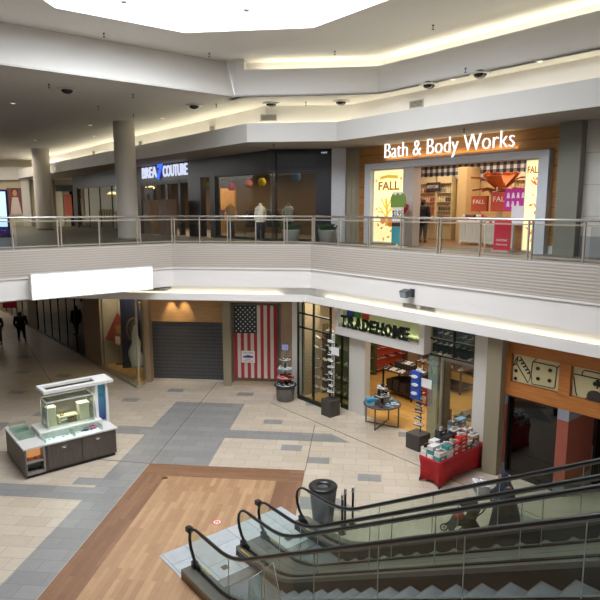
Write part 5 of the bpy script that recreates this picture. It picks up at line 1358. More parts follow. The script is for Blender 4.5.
def escalator(w0, w1, label, wo0, wo1):
    P = A(0, 0); t = thing('escalator', label, 'escalator', (*A(-10.2, w0), 0), RA, None)
    X = 10.2; W = w0
    def bld(mb, name, m, parent=t, lab=None):
        mb.v = [(v[0]+X, v[1]-W, v[2]) for v in mb.v]; return mb.build(name, m, parent, label=lab)
    E_ = 3.3
    for side, (wg, wa, wb) in enumerate(((w0, wo0, w0+.13), (w1, w1-.13, wo1))):
        # deck
        b = MB(); band_profile(b, -9.95, E_, .14, .22, wa, wb); 
        bld(b, 'deck', deckm)
        b = MB(); band_profile(b, -9.85, E_, .22, .245, wg-.03, wg-.01); band_profile(b, -9.85, E_, .22, .245, wg+.01, wg+.03); bld(b, 'glass_clamp', rub)
        # inner skirt
        iy = (w0+.11, w0+.13) if side == 0 else (w1-.13, w1-.11)
        b = MB(); band_profile(b, -9.9, E_, -.22, .14, iy[0], iy[1], floor_clip=True, cut=lambda s: UF+.004 if s > 2.5 else 0); bld(b, 'skirt', deckd)
        oy = (wa, wa+.02) if side == 0 else (wb-.02, wb)
        b = MB(); band_profile(b, -9.95, E_, -.85, .14, oy[0], oy[1], floor_clip=True, cut=lambda s: UF+.004 if s > 2.5 else 0)
        bld(b, 'side_cladding', clad)
        b = MB(); b.box(-9.97, -9.95, wa, wb, .004, .22); bld(b, 'end_cap', clad)
        # handrail
        path = [(-9.66, wg, .27), (-9.8, wg, .32), (-9.93, wg, .44), (-10.02, wg, .6), (-10.05, wg, .77), (-10.02, wg, .91), (-9.94, wg, 1.01), (-9.82, wg, HR-.01), (-9.64, wg, HR), (-9.25, wg, HR)]
        path += [(s, wg, hz(s)+HR) for s in ss(-9.0, E_)]
        path += [(E_+.15, wg, UF+1.05), (E_+.25, wg, UF+.85), (E_+.26, wg, UF+.7), (E_+.2, wg, UF+.5), (E_+.05, wg, UF+.38), (E_-.2, wg, UF+.27)]
        b = MB(); b.tube(path, .034, 10, ry=.026); bld(b, 'handrail', rub)
        b = MB()
        b.tube([(p[0] + (.0), p[1], p[2]-.035) for p in path[8:-6]], .02, 6); bld(b, 'handrail_guide', mat('8a8a86', .3, .6))
        if True:
            b = MB(); b.box(-10.2, -9.98, wg-.05, wg+.05, .8, .9) if False else b.bbox(-9.93, -9.8, wg-.055, wg+.055, .225, .36, .015)
            bld(b, 'handrail_inlet', rub)
            if side == 0:
                b = MB(); b.bbox(-10.13, -9.98, wg-.06, wg+.06, .93, 1.03, .015); bld(b, 'sensor_block', rub)
        # glass panels
        js = [-8.55, -7.4, -6.1, -4.8, -3.5, -2.2, -.9, .4, 1.7, 3.2]
        newel = [(p[0]+.015, p[2]) for p in path[1:9]]
        b = MB(); pl = [(-9.6, .24)] + newel[0:] + [(-9.3, HR-.025), (-9.0, HR-.025), (-8.8, hz(-8.8)+HR-.025), (-8.555, hz(-8.555)+HR-.025), (-8.555, hz(-8.555)+.24), (-9.0, .24)]
        b.plate(pl, wg-.006, wg+.006); bld(b, 'glass_panel', eg)
        for k in range(len(js)-1):
            a, c = js[k]+.005, js[k+1]-.005; S = ss(a, c); b = MB(); band_profile(b, a, c, .24, HR-.025, wg-.006, wg+.006); bld(b, 'glass_panel', eg)
            b = MB(); b.bar((a-.005, wg, hz(a)+.24), (a-.005, wg, hz(a)+HR-.03), .008, .014); bld(b, 'panel_joint', mat('b8beba', .3, .3))
        b = MB(); b.box(-9.8, -9.45, (w0+.1 if side == 0 else w1-.13), (w0+.128 if side == 0 else w1-.1), .221, .223); 
        bld(b, 'yellow_label', yell)
    # steps
    y0, y1 = w0+.135, w1-.135
    i = 0; s = -9.12
    while s < K1+.6:
        z = max(.03, hz(s+.2)-.115) if s < K1 else min(UF, hz(s+.2)) ; flat = hz(s+.6) < .02
        b = MB(); b.box(s, s+.4, y0, y1, z-.03, z, 0); 
        zn = max(.03, hz(s+.6)-.115) if s+.4 < K1 else min(UF, hz(s+.6))
        if zn - z > .01: b.box(s+.395, s+.41, y0, y1, z-.02, zn-.028, 1)
        b.box(s, s+(.03 if flat else .012), y0, y1, z, z+.002, 2 if flat else 3)
        if flat: b.box(s, s+.4, y0, y0+.02, z, z+.002, 2); b.box(s, s+.4, y1-.02, y1, z, z+.002, 2)
        bld(b, 'step', [stepm, riserm, yell, mat('5c5340', .5)]); s += .4
    # underside truss
    b = MB(); band_profile(b, -9.2, 2.5, -.85, -.42, y0+.0, y1-.0, floor_clip=True); bld(b, 'truss', deckd)
    # comb plate and landing plate
    b = MB(); b.box(-9.42, -9.14, y0, y1, .012, .034); bld(b, 'comb_plate', mat('b8bcbf', .25, .8), lab='polished metal comb plate')
    b = MB(); b.box(2.7, 3.4, y0, y1, UF+.004, UF+.02); bld(b, 'comb_plate', mat('b8bcbf', .25, .8))
    return t
escalator(5.24, 6.44, 'nearer escalator with black handrails and glass sides rising to the right', 4.98, 6.705)
escalator(6.98, 8.08, 'farther escalator with black handrails, next to the litter bin, rising to the right', 6.715, 8.34)
plate = brick('landing_plate_metal', 'c3c8cb', 'b8bec2', '6e7478', 1.1, .55, .006, rough=.3, noise=.2)
plate.node_tree.nodes['Principled BSDF'].inputs['Metallic'].default_value = .25
b = MB(); b.prism([(-11.0, 4.98), (-9.98, 4.98), (-9.98, 8.34), (-11.0, 8.34)], .0, .012)
b.prism([(-9.98, 5.38), (-9.43, 5.38), (-9.43, 6.3), (-9.98, 6.3)], 0, .012); b.prism([(-9.98, 7.12), (-9.43, 7.12), (-9.43, 7.94), (-9.98, 7.94)], 0, .012)
b.box(-9.8, -9.65, 5.8, 5.95, .012, .014, 1); b.box(-9.8, -9.65, 7.5, 7.65, .012, .014, 1)
b.v = [(v[0]+10.5, v[1]-6.7, v[2]) for v in b.v]
solo(b, 'landing_plate', [plate, mat('4a4a4a')], 'pale brushed metal landing plate at the foot of both escalators', 'floor plate', (*A(-10.5, 6.7), .009), RA)
# clear climbing guard beside the near handrail
t = thing('climbing_guard', 'clear acrylic wedge guard fixed beside the nearest handrail', 'guard', (*A(-7.02, 4.92), 1.2), RA)
ag = glass('eef4f2', 2.2)
b = MB(); b.plate([(0, -.12), (.62, .02), (.32, .86), (0, .55)], -.012, 0)
b.build('side_panel', ag, t)
b = MB(); b.add([(0, 0, -.12), (0, 0, .55), (0, -.26, .5), (0, -.26, -.15), (.01, 0, -.12), (.01, 0, .55), (.01, -.26, .5), (.01, -.26, -.15)], [(0, 1, 2, 3), (4, 7, 6, 5), (0, 4, 5, 1), (1, 5, 6, 2), (2, 6, 7, 3), (3, 7, 4, 0)])
b.build('front_panel', ag, t)
b = MB()
for p, q in (((0, 0, -.12), (0, 0, .55)), ((0, 0, .55), (.32, 0, .86)), ((.32, 0, .86), (.62, 0, .02)), ((0, -.26, -.15), (0, -.26, .5)), ((0, 0, .55), (0, -.26, .5))): b.tube([p, q], .006, 5)
b.build('polished_edge', mat('c8d0cc', .2, .2), t)
b = MB(); b.bar((.1, 0, -.1), (.1, .1, -.1), .03); b.bar((.5, 0, .0), (.5, .1, .0), .03); b.build('bracket', mat('8a8a8a', .3, .7), t)

# ================================================================ PEOPLE
skin_d = '6b4a38'
def head_extra(hx, hy, hzz, r=.1, skinm=0):
    """head with nose and ears, facing -y"""
    b = MB(); b.ball((hx, hy, hzz), r*.78, r*.95, r*1.18, 16, 12)
    b.v = [(v[0]*(1 if v[2] > hzz-.03 else 1-(hzz-.03-v[2])*2.2) + (0 if v[2] > hzz-.03 else hx*(hzz-.03-v[2])*2.2), v[1], v[2]) for v in b.v]
    b.ball((hx, hy-r*.98, hzz-.015), .016, .024, .026, 8, 6)
    for sx in (-1, 1): b.ball((hx+sx*r*.8, hy+.01, hzz-.01), .012, .022, .03, 8, 6); b.ball((hx+sx*.034, hy-r*.86, hzz+.018), .013, .01, .009, 8, 5, 1)
    b.ball((hx, hy-r*.88, hzz-.055), .026, .01, .008, 8, 5, 2)
    return b
def hand(b, p, d, side, mi=0, sc=1.0):
    """palm, four curled fingers of different length and a thumb"""
    p = Vector(p); d = Vector(d).normalized(); sdv = Vector((0, 1, 0)); n = d.cross(sdv).normalized()
    b.tube([p, p+d*.04, p+d*.09], [.026, .038, .034], 8, mi, ry=.018)
    for k, ln in enumerate((.062, .075, .07, .052)):
        o = p + d*.085 + sdv*(k-1.5)*.019
        b.tube([o, o+d*ln*.55, o+d*ln*.9 + n*side*.018, o+d*ln*.95+n*side*.035], [.0095, .009, .008, .006], 6, mi)
    o = p + d*.03 - sdv*.03; b.tube([o, o+d*.03-sdv*.02+n*side*.01, o+d*.06-sdv*.02+n*side*.02], [.011, .01, .007], 6, mi)
def person(name_label, x, y, z, rz, H=1.7, pose='walk', build=1.0, top='1c1b1e', bottom='1a1a1c', skin=skin_d, hair='14100e', hair_long=False, topz=(.8, 1.42), shoes='26262a', flare=.0):
    t = thing('person', name_label, 'person', (x, y, z), rz); k = H/1.72; B = build
    L = {'walk': ((.11, -.02, .9), (.16, -.14, .5), (.2, -.2, .09), (-.1, 0, .9), (-.15, .04, .5), (-.21, .14, .1)),
         'stand': ((.1, 0, .9), (.11, 0, .5), (.12, .02, .09), (-.1, 0, .9), (-.11, 0, .5), (-.12, .02, .09))}[pose]
    arms = {'walk': ((.2*B, 0, 1.41), (.25*B, .05, 1.14), (.27*B, -.02, .9), (-.2*B, 0, 1.41), (-.25*B, .02, 1.14), (-.28*B, -.06, .92)),
            'stand': ((.19*B, 0, 1.41), (.25*B, .03, 1.13), (.2*B, -.16, .98), (-.19*B, 0, 1.41), (-.25*B, .03, 1.13), (-.2*B, -.16, .98))}[pose]
    v = [(0, 0, .95), (0, 0, 1.12), (0, 0, 1.3), (0, .0, 1.42), (0, -.01, 1.5), (0, -.02, 1.57)] + list(arms) + list(L)
    v += [(L[2][0]+.02, L[2][1]-.14, .04), (L[5][0]-.02, L[5][1]-.14, .04)]
    e = [(0, 1), (1, 2), (2, 3), (3, 4), (4, 5), (3, 6), (6, 7), (7, 8), (3, 9), (9, 10), (10, 11), (0, 12), (12, 13), (13, 14), (0, 15), (15, 16), (16, 17), (14, 18), (17, 19)]
    r = [.15*B, .14*B, .15*B, .12*B, .055, .055, .07*B, .048, .03, .07*B, .048, .03, .1*B, .062, .04, .1*B, .062, .04, .03, .03]
    ex = head_extra(0, -.03, 1.62, .098)
    for a_, b_, sd in ((arms[1], arms[2], 1), (arms[4], arms[5], -1)): hand(ex, arms[2] if sd == 1 else arms[5], Vector(arms[2] if sd == 1 else arms[5]) - Vector(a_), -sd if False else 1)
    v = [tuple(c*k for c in p) for p in v]; ex.v = [tuple(c*k for c in p) for p in ex.v]
    skinned('body', v, e, [q*k for q in r], [mat(skin, .6), mat('0d0c0c', .3), mat('7a3f38', .6)], t, 2, ex)
    # top garment (torso and sleeves) grown over the same joints
    vi = [(0, 0, topz[0]), (0, 0, .97), (0, 0, 1.12), (0, 0, 1.3), (0, 0, 1.41), (0, -.005, 1.475), arms[0], arms[1], tuple(Vector(arms[1])*.12+Vector(arms[2])*.88), arms[3], arms[4], tuple(Vector(arms[4])*.12+Vector(arms[5])*.88)]
    ei = [(0, 1), (1, 2), (2, 3), (3, 4), (4, 5), (4, 6), (6, 7), (7, 8), (4, 9), (9, 10), (10, 11)]
    ri = [(.2+flare)*B, .19*B, .175*B, .185*B, .145*B, .075, .092*B, .07, .048, .092*B, .07, .048]
    skinned('top_garment', [tuple(c*k for c in p) for p in vi], ei, [q*k for q in ri], mat(top, .85), t, 2)
    vl = [(0, 0, .95), L[0], L[1], (L[2][0], L[2][1], .13), L[3], L[4], (L[5][0], L[5][1], .14)]
    skinned('trousers', [tuple(c*k for c in p) for p in vl], [(0, 1), (1, 2), (2, 3), (0, 4), (4, 5), (5, 6)], [q*k for q in (.17*B, .13*B, .088, .06, .13*B, .088, .06)], mat(bottom, .85), t, 2)
    b = MB(); b.ball((0, -.01, 1.655), .092, .108, .1, 16, 10); b.v = [(p[0], p[1] if p[1] > -.075 else -.075, p[2]) for p in b.v]
    b.ball((0, .06, 1.6), .085, .06, .1, 12, 8)
    if hair_long: b.tube([(0, .05, 1.66), (0, .085, 1.55), (0, .09, 1.38)], [.09, .1, .06], 10)
    b.v = [tuple(c*k for c in p) for p in b.v]; b.build('hair', mat(hair, .7), t)
    for q in (L[2], L[5]):
        b = MB(); sx = 1 if q[0] > 0 else -1
        b.loft([[(q[0]-.035, q[1]+.06, .005), (q[0]+.035, q[1]+.06, .005), (q[0]+.03, q[1]+.05, .1), (q[0]-.03, q[1]+.05, .1)], [(q[0]-.045, q[1]-.05, .005), (q[0]+.045, q[1]-.05, .005), (q[0]+.035, q[1]-.04, .1), (q[0]-.035, q[1]-.04, .1)],
                [(q[0]-.045, q[1]-.17, .005), (q[0]+.045, q[1]-.17, .005), (q[0]+.03, q[1]-.16, .055), (q[0]-.03, q[1]-.16, .055)], [(q[0]-.02, q[1]-.21, .01), (q[0]+.02, q[1]-.21, .01), (q[0]+.015, q[1]-.2, .03), (q[0]-.015, q[1]-.2, .03)]])
        b.v = [tuple(c*k for c in p) for p in b.v]; b.build('shoe', mat(shoes, .5), t)
    return t
person('person in a bulky black jacket and black trousers walking away down the left corridor', -19.22, 30.79, 0, math.radians(200), 1.72, 'walk', 1.3, topz=(.78, 1.42))
person('person in black walking at the very left edge of the photo, arm swinging', -20.25, 30.18, 0, math.radians(20), 1.72, 'walk', 1.05, bottom='3a1c1a')
person('person in a black coat standing in the bath shop doorway with dark hair tied up', *A(-15.62, 19.3), UF+.012, math.radians(150), 1.75, 'stand', 1.1, top='15141a', bottom='4a5058', hair_long=False, topz=(.62, 1.42), flare=.03)
# woman with pushchair, facing camera-left
fz_ = math.radians(-90+8)   # local -y points to world -x
px_, py_ = 3.38, 12.68
t = thing('person', 'person in a long dark navy robe, headscarf and pale face mask pushing a pushchair', 'person', (px_, py_, 0), fz_)
v = [(0, 0, .92), (0, 0, 1.1), (0, -.01, 1.28), (0, -.02, 1.38), (0, -.05, 1.46), (0, -.07, 1.52), (.17, -.02, 1.36), (.21, -.12, 1.12), (.17, -.4, 1.03), (-.17, -.02, 1.36), (-.21, -.12, 1.12), (-.17, -.4, 1.03),
     (.09, 0, .88), (.1, -.06, .48), (.1, -.02, .08), (-.09, 0, .88), (-.1, .06, .48), (-.1, .14, .09), (.1, -.16, .035), (-.1, .02, .035)]
e = [(0, 1), (1, 2), (2, 3), (3, 4), (4, 5), (3, 6), (6, 7), (7, 8), (3, 9), (9, 10), (10, 11), (0, 12), (12, 13), (13, 14), (0, 15), (15, 16), (16, 17), (14, 18), (17, 19)]
ex = head_extra(0, -.1, 1.54, .095); hand(ex, (.17, -.4, 1.03), (0, -1, -.15), 1); hand(ex, (-.17, -.4, 1.03), (0, -1, -.15), 1)
skinned('body', v, e, [.15, .135, .14, .11, .05, .05, .065, .045, .03, .065, .045, .03, .09, .06, .04, .09, .06, .04, .03, .03], [mat('8a6048', .6), mat('0d0c0c', .3), mat('7a3f38', .6)], t, 2, ex)
b = MB(); rings = []
for z, rx, ry, cy in ((.05, .40, .42, .03), (.3, .37, .38, .03), (.6, .33, .31, .02), (.9, .27, .25, .01), (1.1, .235, .2, 0), (1.28, .23, .18, -.01), (1.38, .2, .14, -.02), (1.44, .11, .1, -.04)):
    n = 28; rings.append([(rx*math.cos(2*math.pi*i/n)*(1+.05*math.sin(7*2*math.pi*i/n)*(1.3-z if z < 1.3 else 0)), cy+ry*math.sin(2*math.pi*i/n)*(1+.05*math.sin(7*2*math.pi*i/n)*(1.3-z if z < 1.3 else 0)), z) for i in range(n)])
b.loft(rings)
for sx in (-1, 1): b.tube([(sx*.16, -.02, 1.37), (sx*.22, -.1, 1.14), (sx*.19, -.26, 1.07), (sx*.17, -.38, 1.035)], [.09, .085, .075, .06], 12)
b.build('robe', mat('22253c', .85), t)
b = MB(); b.ball((0, -.075, 1.56), .108, .115, .135, 18, 12); b.v = [(p[0], max(p[1], -.145), p[2]) for p in b.v]
b.loft([[( (.12+.1*q)*math.cos(2*math.pi*i/20), -.04+(.11+.06*q)*math.sin(2*math.pi*i/20), 1.5-.16*q) for i in range(20)] for q in (0, .5, 1)], cap=False); b.build('headscarf', mat('1d2138', .85), t)
b = MB(); b.ball((0, -.17, 1.505), .06, .04, .05, 12, 8); b.build('face_mask', mat('b8cad4', .7), t)
for sx, dy in ((.1, -.02), (-.1, .14)): b = MB(); b.loft([[(sx-.04, dy+.06, .005), (sx+.04, dy+.06, .005), (sx+.03, dy+.05, .08), (sx-.03, dy+.05, .08)], [(sx-.045, dy-.1, .005), (sx+.045, dy-.1, .005), (sx+.03, dy-.1, .06), (sx-.03, dy-.1, .06)], [(sx-.02, dy-.19, .008), (sx+.02, dy-.19, .008), (sx+.015, dy-.18, .03), (sx-.015, dy-.18, .03)]]); b.build('shoe', mat('202024', .5), t)

# pushchair: travels along local -y
t = thing('pushchair', 'black folding pushchair with hooded seat pushed by the robed person', 'pushchair', (px_-.9, py_+.1, 0), fz_)
fm = mat('26282a', .4, .4); fab = mat('26302e', .85)
for sx in (-.24, .24):
    b = MB(); b.tube([(sx, .55, .98), (sx, .35, .72), (sx, -.35, .16)], .015, 8); b.tube([(sx, .3, .14), (sx, -.02, .46)], .015, 8); b.tube([(sx, .3, .14), (sx, -.35, .16)], .012, 8); b.build('frame_tube', fm, t)
b = MB(); b.tube([(-.24, .55, .98), (0, .58, 1.0), (.24, .55, .98)], .018, 8); b.build('handle', rub, t)
for sx in (-.25, .25):
    for y_, r_ in ((.3, .13), (-.36, .1)):
        b = MB(); n = 20
        b.tube([(sx, y_+r_*.85*math.cos(2*math.pi*i/n), r_+.0+r_*.85*math.sin(2*math.pi*i/n)) for i in range(n)], r_*.15, 6, closed=True, up=(1, 0, 0))
        w_o = b.build('wheel', rub, t)
        b = MB(); b.tube([(sx-.02, y_, r_), (sx+.02, y_, r_)], .04, 10); 
        for a in range(5): b.tube([(sx, y_, r_), (sx, y_+r_*.8*math.cos(a*1.257), r_+r_*.8*math.sin(a*1.257))], .007, 4)
        b.build('hub', mat('b0b0aa', .4, .3), w_o)
b = MB(); b.loft([[(-.2, .3, .82), (.2, .3, .82), (.2, .34, .8), (-.2, .34, .8)], [(-.2, .12, .42), (.2, .12, .42), (.2, .18, .38), (-.2, .18, .38)], [(-.2, -.18, .44), (.2, -.18, .44), (.2, -.2, .38), (-.2, -.2, .38)], [(-.17, -.3, .2), (.17, -.3, .2), (.17, -.33, .18), (-.17, -.33, .18)]], smooth=False); b.build('seat', fab, t)
b = MB(); n = 10; rr = []
for a in (0, .5, 1.0, 1.5): rr.append([(.24*math.cos(math.pi*i/n), .3 - .42*math.sin(a)*math.sin(math.pi*i/n)*1.0 - .02, .62 + (.34*math.cos(a*.6))*math.sin(math.pi*i/n)) for i in range(n+1)])
vs = sum(rr, []); b.add(vs, [(k*(n+1)+i, k*(n+1)+i+1, (k+1)*(n+1)+i+1, (k+1)*(n+1)+i) for k in range(3) for i in range(n)], 0, True)
o = b.build('hood', fab, t); sm = o.modifiers.new('s', 'SOLIDIFY'); sm.thickness = .012
b = MB(); b.box(-.2, .2, .0, .34, .2, .34); b.build('basket', mat('1d2022', .9), t)
# red bundle in the seat front
b = MB(); b.ball((0, 0, 0), .15, .12, .1, 14, 9); b.v = [tuple(Vector(p)*(1+.1*math.sin(p[0]*40+p[2]*30))) for p in b.v]
M = Matrix.Translation((px_-.9, py_+.1, 0)) @ Matrix.Rotation(fz_, 4, 'Z')
solo(b, 'red_bundle', mat('a8303a', .8), 'small red bundle lying in the front of the pushchair seat', 'blanket', M @ Vector((0, -.12, .55)), fz_)
t = thing('shopping_bag', 'white printed shopping bag balanced on the pushchair handle', 'bag', M @ Vector((.0, .38, 1.025)), fz_)
b = MB(); b.loft([[(-.2, -.12, 0), (.2, -.12, 0), (.2, .12, 0), (-.2, .12, 0)], [(-.22, -.14, .3), (.22, -.14, .3), (.22, .14, .3), (-.22, .14, .3)]], smooth=False); b.build('bag_body', mat('cfccd0', .6), t)
b = MB()
for i in range(9): b.ball((random.uniform(-.15, .15), random.uniform(-.08, .08), .31+random.uniform(0, .03)), .07, .05, .035, 8, 5, i % 2)
b.build('tissue', [mat('d8d0d0', .8), mat('8a7a80', .8)], t)
b = MB(); b.plate([(-.1, .1), (.1, .1), (.08, .26), (-.08, .26)], -.146, -.128); b.build('print', mat('6a6a72', .6), t)
for sy in (-.1, .1): b = MB(); b.tube([(-.08, sy, .28), (-.05, sy, .4), (.05, sy, .4), (.08, sy, .28)], .007, 5); b.build('bag_handle', mat('aaa8a8', .6), t)
# ================================================================ KIOSK (local x along the front, y towards the back)
lam = woodgrain('grey_brown_laminate', '4a423d', '5f554e', .4, 'Z', 4, 20); ctop = mat('cfccc8', .3, var=.02); alu = mat('b9bcbc', .3, .6)
t = thing('kiosk', 'dark wood island kiosk with white counters and overhead white frame on the tiled floor', 'kiosk', (*A(-16.7, 3.7), 0), RC)
cg = glass('eef5f2', 1.2)
def add(mb, n, m, parent=t, lab=None): return mb.build(n, m, parent, label=lab)
b = MB(); b.box(.06, 2.6, .08, 2.05, 0, .1); add(b, 'plinth', mat('1c1a19', .6))
b = MB(); b.box(.02, .55, .35, 2.1, .1, .86); b.box(.52, 2.63, .03, 1.6, .1, .86); b.box(.52, 2.63, 1.6, 2.1, .1, .6); add(b, 'cabinet_body', lam)
b = MB(); b.box(0, .04, 0, 2.12, .1, .88); add(b, 'side_panel', mat('57504a', .5))
# open display bay at the near corner
b = MB(); b.box(.04, .06, .0, .35, .1, .86); b.box(.5, .55, 0, .35, .1, .86); b.box(.04, .55, 0, .36, .1, .16); b.box(.04, .55, 0, .36, .44, .48); b.box(.04, .55, .34, .36, .1, .86); add(b, 'display_bay', mat('8b857e', .4))
b = MB(); b.box(.07, .5, .32, .34, .5, .84); add(b, 'lit_back', lit('d89a60', .5))
for k in range(2):
    x0 = .62 + k*.98; b = MB(); b.box(x0, x0+.92, .005, .03, .14, .84); d = add(b, 'door', lam)
    b = MB(); b.box(x0+.4, x0+.52, -.008, .006, .66, .73); b.tube([(x0+.42, -.02, .68), (x0+.5, -.02, .68)], .008, 5); b.build('handle', mat('c4c2bd', .25, .7), d)
b = MB(); b.box(-.02, .57, -.02, 2.14, .86, .91); b.box(.57, 2.67, -.02, .12, .86, .9); b.box(2.25, 2.67, .12, 1.6, .86, .9); b.box(.57, 2.25, 1.45, 1.62, .86, .9); add(b, 'worktop', ctop)
# low glass showcase along the front
for x0, x1 in ((.6, 1.42), (1.45, 2.25)):
    b = MB(); b.box(x0, x1, .12, .5, .86, .875); add(b, 'showcase_bed', lit('dfe6e6', .25))
    b = MB(); b.box(x0, x1, .1, .11, .87, 1.04); b.box(x0, x1, .1, .52, 1.04, 1.052); b.box(x0, x0+.008, .1, .52, .87, 1.04); b.box(x1-.008, x1, .1, .52, .87, 1.04); add(b, 'showcase_glass', cg)
    b = MB()
    for xx in (x0, x1): b.box(xx-.008, xx+.008, .095, .11, .87, 1.055)
    b.box(x0, x1, .095, .112, 1.045, 1.06); add(b, 'showcase_edge', alu)
# raised plinth with tall vitrine
b = MB(); b.bbox(.57, 2.42, .52, 1.45, .86, 1.08, .02); add(b, 'raised_counter', mat('d6d3ce', .35))
vx0, vx1, vy0, vy1, vz0, vz1 = .84, 2.2, .6, 1.25, 1.08, 1.9
b = MB(); b.box(vx0, vx1, vy0, vy0+.008, vz0, vz1); b.box(vx0, vx1, vy1-.008, vy1, vz0, vz1); b.box(vx0, vx0+.008, vy0, vy1, vz0, vz1); b.box(vx1-.008, vx1, vy0, vy1, vz0, vz1); b.box(vx0, vx1, vy0, vy1, vz1, vz1+.008); add(b, 'vitrine_glass', cg)
b = MB()
for xx in (vx0, vx1):
    for yy in (vy0, vy1): b.box(xx-.012, xx+.012, yy-.012, yy+.012, vz0, vz1)
for yy in (vy0, vy1): b.box(vx0, vx1, yy-.015, yy+.015, vz1-.012, vz1+.022)
for xx in (vx0, vx1): b.box(xx-.015, xx+.015, vy0, vy1, vz1-.012, vz1+.022)
add(b, 'vitrine_frame', mat('c9cfcb', .3, .3))
# glass bins on the left counter
for y0 in (.75, 1.4):
    b = MB(); b.box(.06, .5, y0, y0+.008, .91, 1.06); b.box(.06, .5, y0+.55, y0+.558, .91, 1.06); b.box(.06, .068, y0, y0+.55, .91, 1.06); b.box(.492, .5, y0, y0+.55, .91, 1.06); b.box(.06, .5, y0, y0+.55, .915, .92); add(b, 'glass_bin', glass('f0f7f3', 1.4))
# overhead frame with slot, carried by the banner post
b = MB(); z0, z1 = 2.16, 2.25
b.box(.78, 2.86, .62, .8, z0, z1); b.box(.78, 2.86, 1.25, 1.42, z0, z1); b.box(.78, .9, .8, 1.25, z0, z1); b.box(2.35, 2.86, .8, 1.25, z0, z1); add(b, 'canopy_frame', mat('d9d8d6', .4))
b = MB(); b.box(.9, 2.35, 1.0, 1.06, z0+.01, z1-.02); add(b, 'canopy_rail', mat('4a3a30', .5))
b = MB(); b.box(2.3, 2.38, .7, .95, .9, z0); b.box(2.62, 2.7, .7, .95, .9, z0); b.box(2.38, 2.62, .78, .95, .9, z0); add(b, 'banner_post', mat('dfe0e0', .4))
bn, ntx, ox = newmat('blue_gradient_print'); bd = ntx.nodes.new('ShaderNodeBsdfPrincipled'); tcx = ntx.nodes.new('ShaderNodeTexCoord'); sx_ = ntx.nodes.new('ShaderNodeSeparateXYZ'); ntx.links.new(tcx.outputs['Generated'], sx_.inputs[0])
crx = ntx.nodes.new('ShaderNodeValToRGB'); crx.color_ramp.elements[0].color = lin('2f3476'); crx.color_ramp.elements[1].color = lin('4f9ab4'); ntx.links.new(sx_.outputs['Z'], crx.inputs[0]); ntx.links.new(crx.outputs[0], bd.inputs['Base Color']); ntx.links.new(bd.outputs[0], ox.inputs[0])
b = MB(); b.box(2.385, 2.615, .765, .78, .96, 2.1); add(b, 'banner_print', bn)
text('banner_lettering', 'ICE', .15, .002, mat('12305a', .5), t, (2.44, .76, 1.72), fit=(.12, .1))
area('vitrine_light', (*A(-16.7-.93, 3.7+1.5), 1.88), 1.2, .4, 9, (1, .97, .85), rot=(0, 0, RC))
area('showcase_light', (*A(-16.7-.2, 3.7+1.4), 1.03), 1.5, .1, 1.6, (.9, 1, 1), rot=(0, 0, RC))
# things on show
def kt(name, label, cat, x, y, z): return thing(name, label, cat, (*A(-16.7-y, 3.7+x), z), RC)
pm_ = mat('d8d0b4', .5); 
tt = kt('display_plinth', 'tall cream display column at the left end of the tall glass case', 'plinth', 1.02, .95, 1.081)
b = MB(); b.bbox(-.13, .13, -.12, .12, 0, .55, .01); b.build('column', pm_, tt)
b = MB(); b.bbox(-.14, .14, -.13, .13, .55, .59, .005); b.build('cap', mat('e8e0c8', .4), tt)
tt = kt('display_bench', 'low cream display bench in the middle of the tall glass case', 'plinth', 1.5, .95, 1.081)
b = MB(); b.box(-.28, .28, -.14, .14, .2, .24); b.box(-.28, -.24, -.14, .14, 0, .2); b.box(.24, .28, -.14, .14, 0, .2); b.build('bench', mat('e4d8b4', .4), tt)
b = MB(); b.box(.02, .2, -.1, .1, 0, .12); b.build('box_insert', mat('8a7a50', .5), tt)
tt = kt('display_plinth', 'tall cream display column at the right end of the tall glass case', 'plinth', 1.98, .95, 1.081)
b = MB(); b.bbox(-.15, .15, -.13, .13, 0, .5, .01); b.build('column', pm_, tt)
b = MB(); b.bbox(-.17, .17, -.15, .15, .5, .54, .005); b.build('cap', mat('e8e0c8', .4), tt)
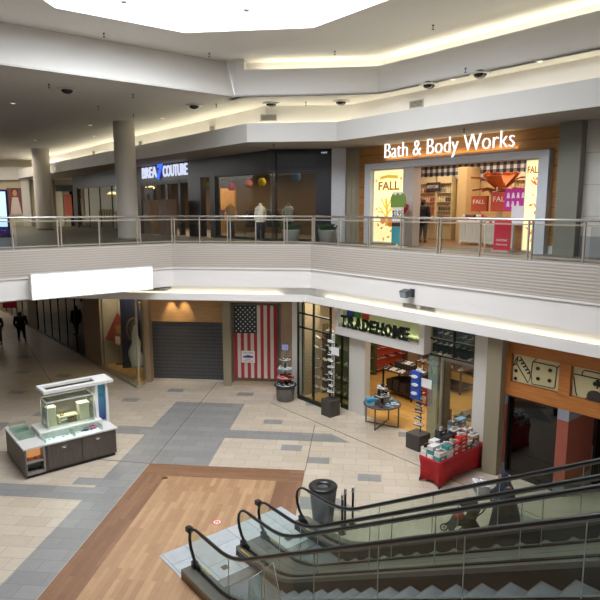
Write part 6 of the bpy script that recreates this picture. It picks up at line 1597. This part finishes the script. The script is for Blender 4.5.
for k, (x_, lab) in enumerate(((1.3, 'left of two small gold figures on the bench in the tall glass case'), (1.37, 'right of two small gold figures on the bench in the tall glass case'))):
    b = MB(); b.lathe([(.03, 0), (.03, .015), (.012, .03), (.03, .08), (.012, .13), (.022, .15), (.006, .175)], n=10); solo(b, 'gold_figure', mat('b89448', .3, .5), lab, 'figurine', (*A(-16.7-.92, 3.7+x_), 1.322), 0)
random.seed(9)
for i in range(12):
    x_ = .66+.13*i + (.04 if i > 5 else 0); col = ['b8c4d0', 'c0b890', '5a6a8a', 'e8e8e8', '8a5a9a', '6a8a8a'][i % 6]
    b = MB(); n = 12; b.tube([(.035*math.cos(2*math.pi*k/n), .035*math.sin(2*math.pi*k/n), .006) for k in range(n)], .007, 5, closed=True)
    solo(b, 'bracelet', mat(col, .3, .4), 'small bracelet laid in the low front showcase of the kiosk', 'bracelet', (*A(-16.7-.3-(i % 3)*.06, 3.7+x_), .876), 0, 'bracelets in the low front showcase')
b = MB(); b.ball((0, 0, .05), .12, .08, .055, 12, 8); b.v = [tuple(Vector(p)*(1+.12*math.sin(p[0]*60))) for p in b.v]; solo(b, 'pink_pouch', mat('c8327a', .6), 'bright pink pouch at the right end of the low front showcase', 'pouch', (*A(-16.7-.42, 3.7+2.08), .876), RC)
b = MB(); b.ball((0, 0, .045), .11, .07, .05, 12, 8); solo(b, 'navy_pouch', mat('2a2a4a', .6), 'dark navy pouch beside the pink pouch in the low showcase', 'pouch', (*A(-16.7-.4, 3.7+1.85), .876), RC)
for i, col in enumerate(('c8642c', 'd8863c', 'b84a2c', 'c8742c')):
    b = MB(); b.ball((0, 0, .045), .05, .05, .045, 10, 7); solo(b, 'orange_ornament', mat(col, .5), 'small orange ornament on the lit upper shelf of the kiosk corner', 'ornament', (*A(-16.7-.17, 3.7+.13+i*.1), .481), 0, 'orange ornaments on the lit shelf')
for i in range(3):
    b = MB(); b.tube([(-.05, 0, .02), (0, -.01, .035), (.05, 0, .02)], .02, 6); solo(b, 'dark_glasses', mat('1c1c22', .2), 'pair of dark glasses on the lower shelf of the kiosk corner', 'glasses', (*A(-16.7-.17, 3.7+.15+i*.13), .162), RC, 'dark glasses on the lower shelf')
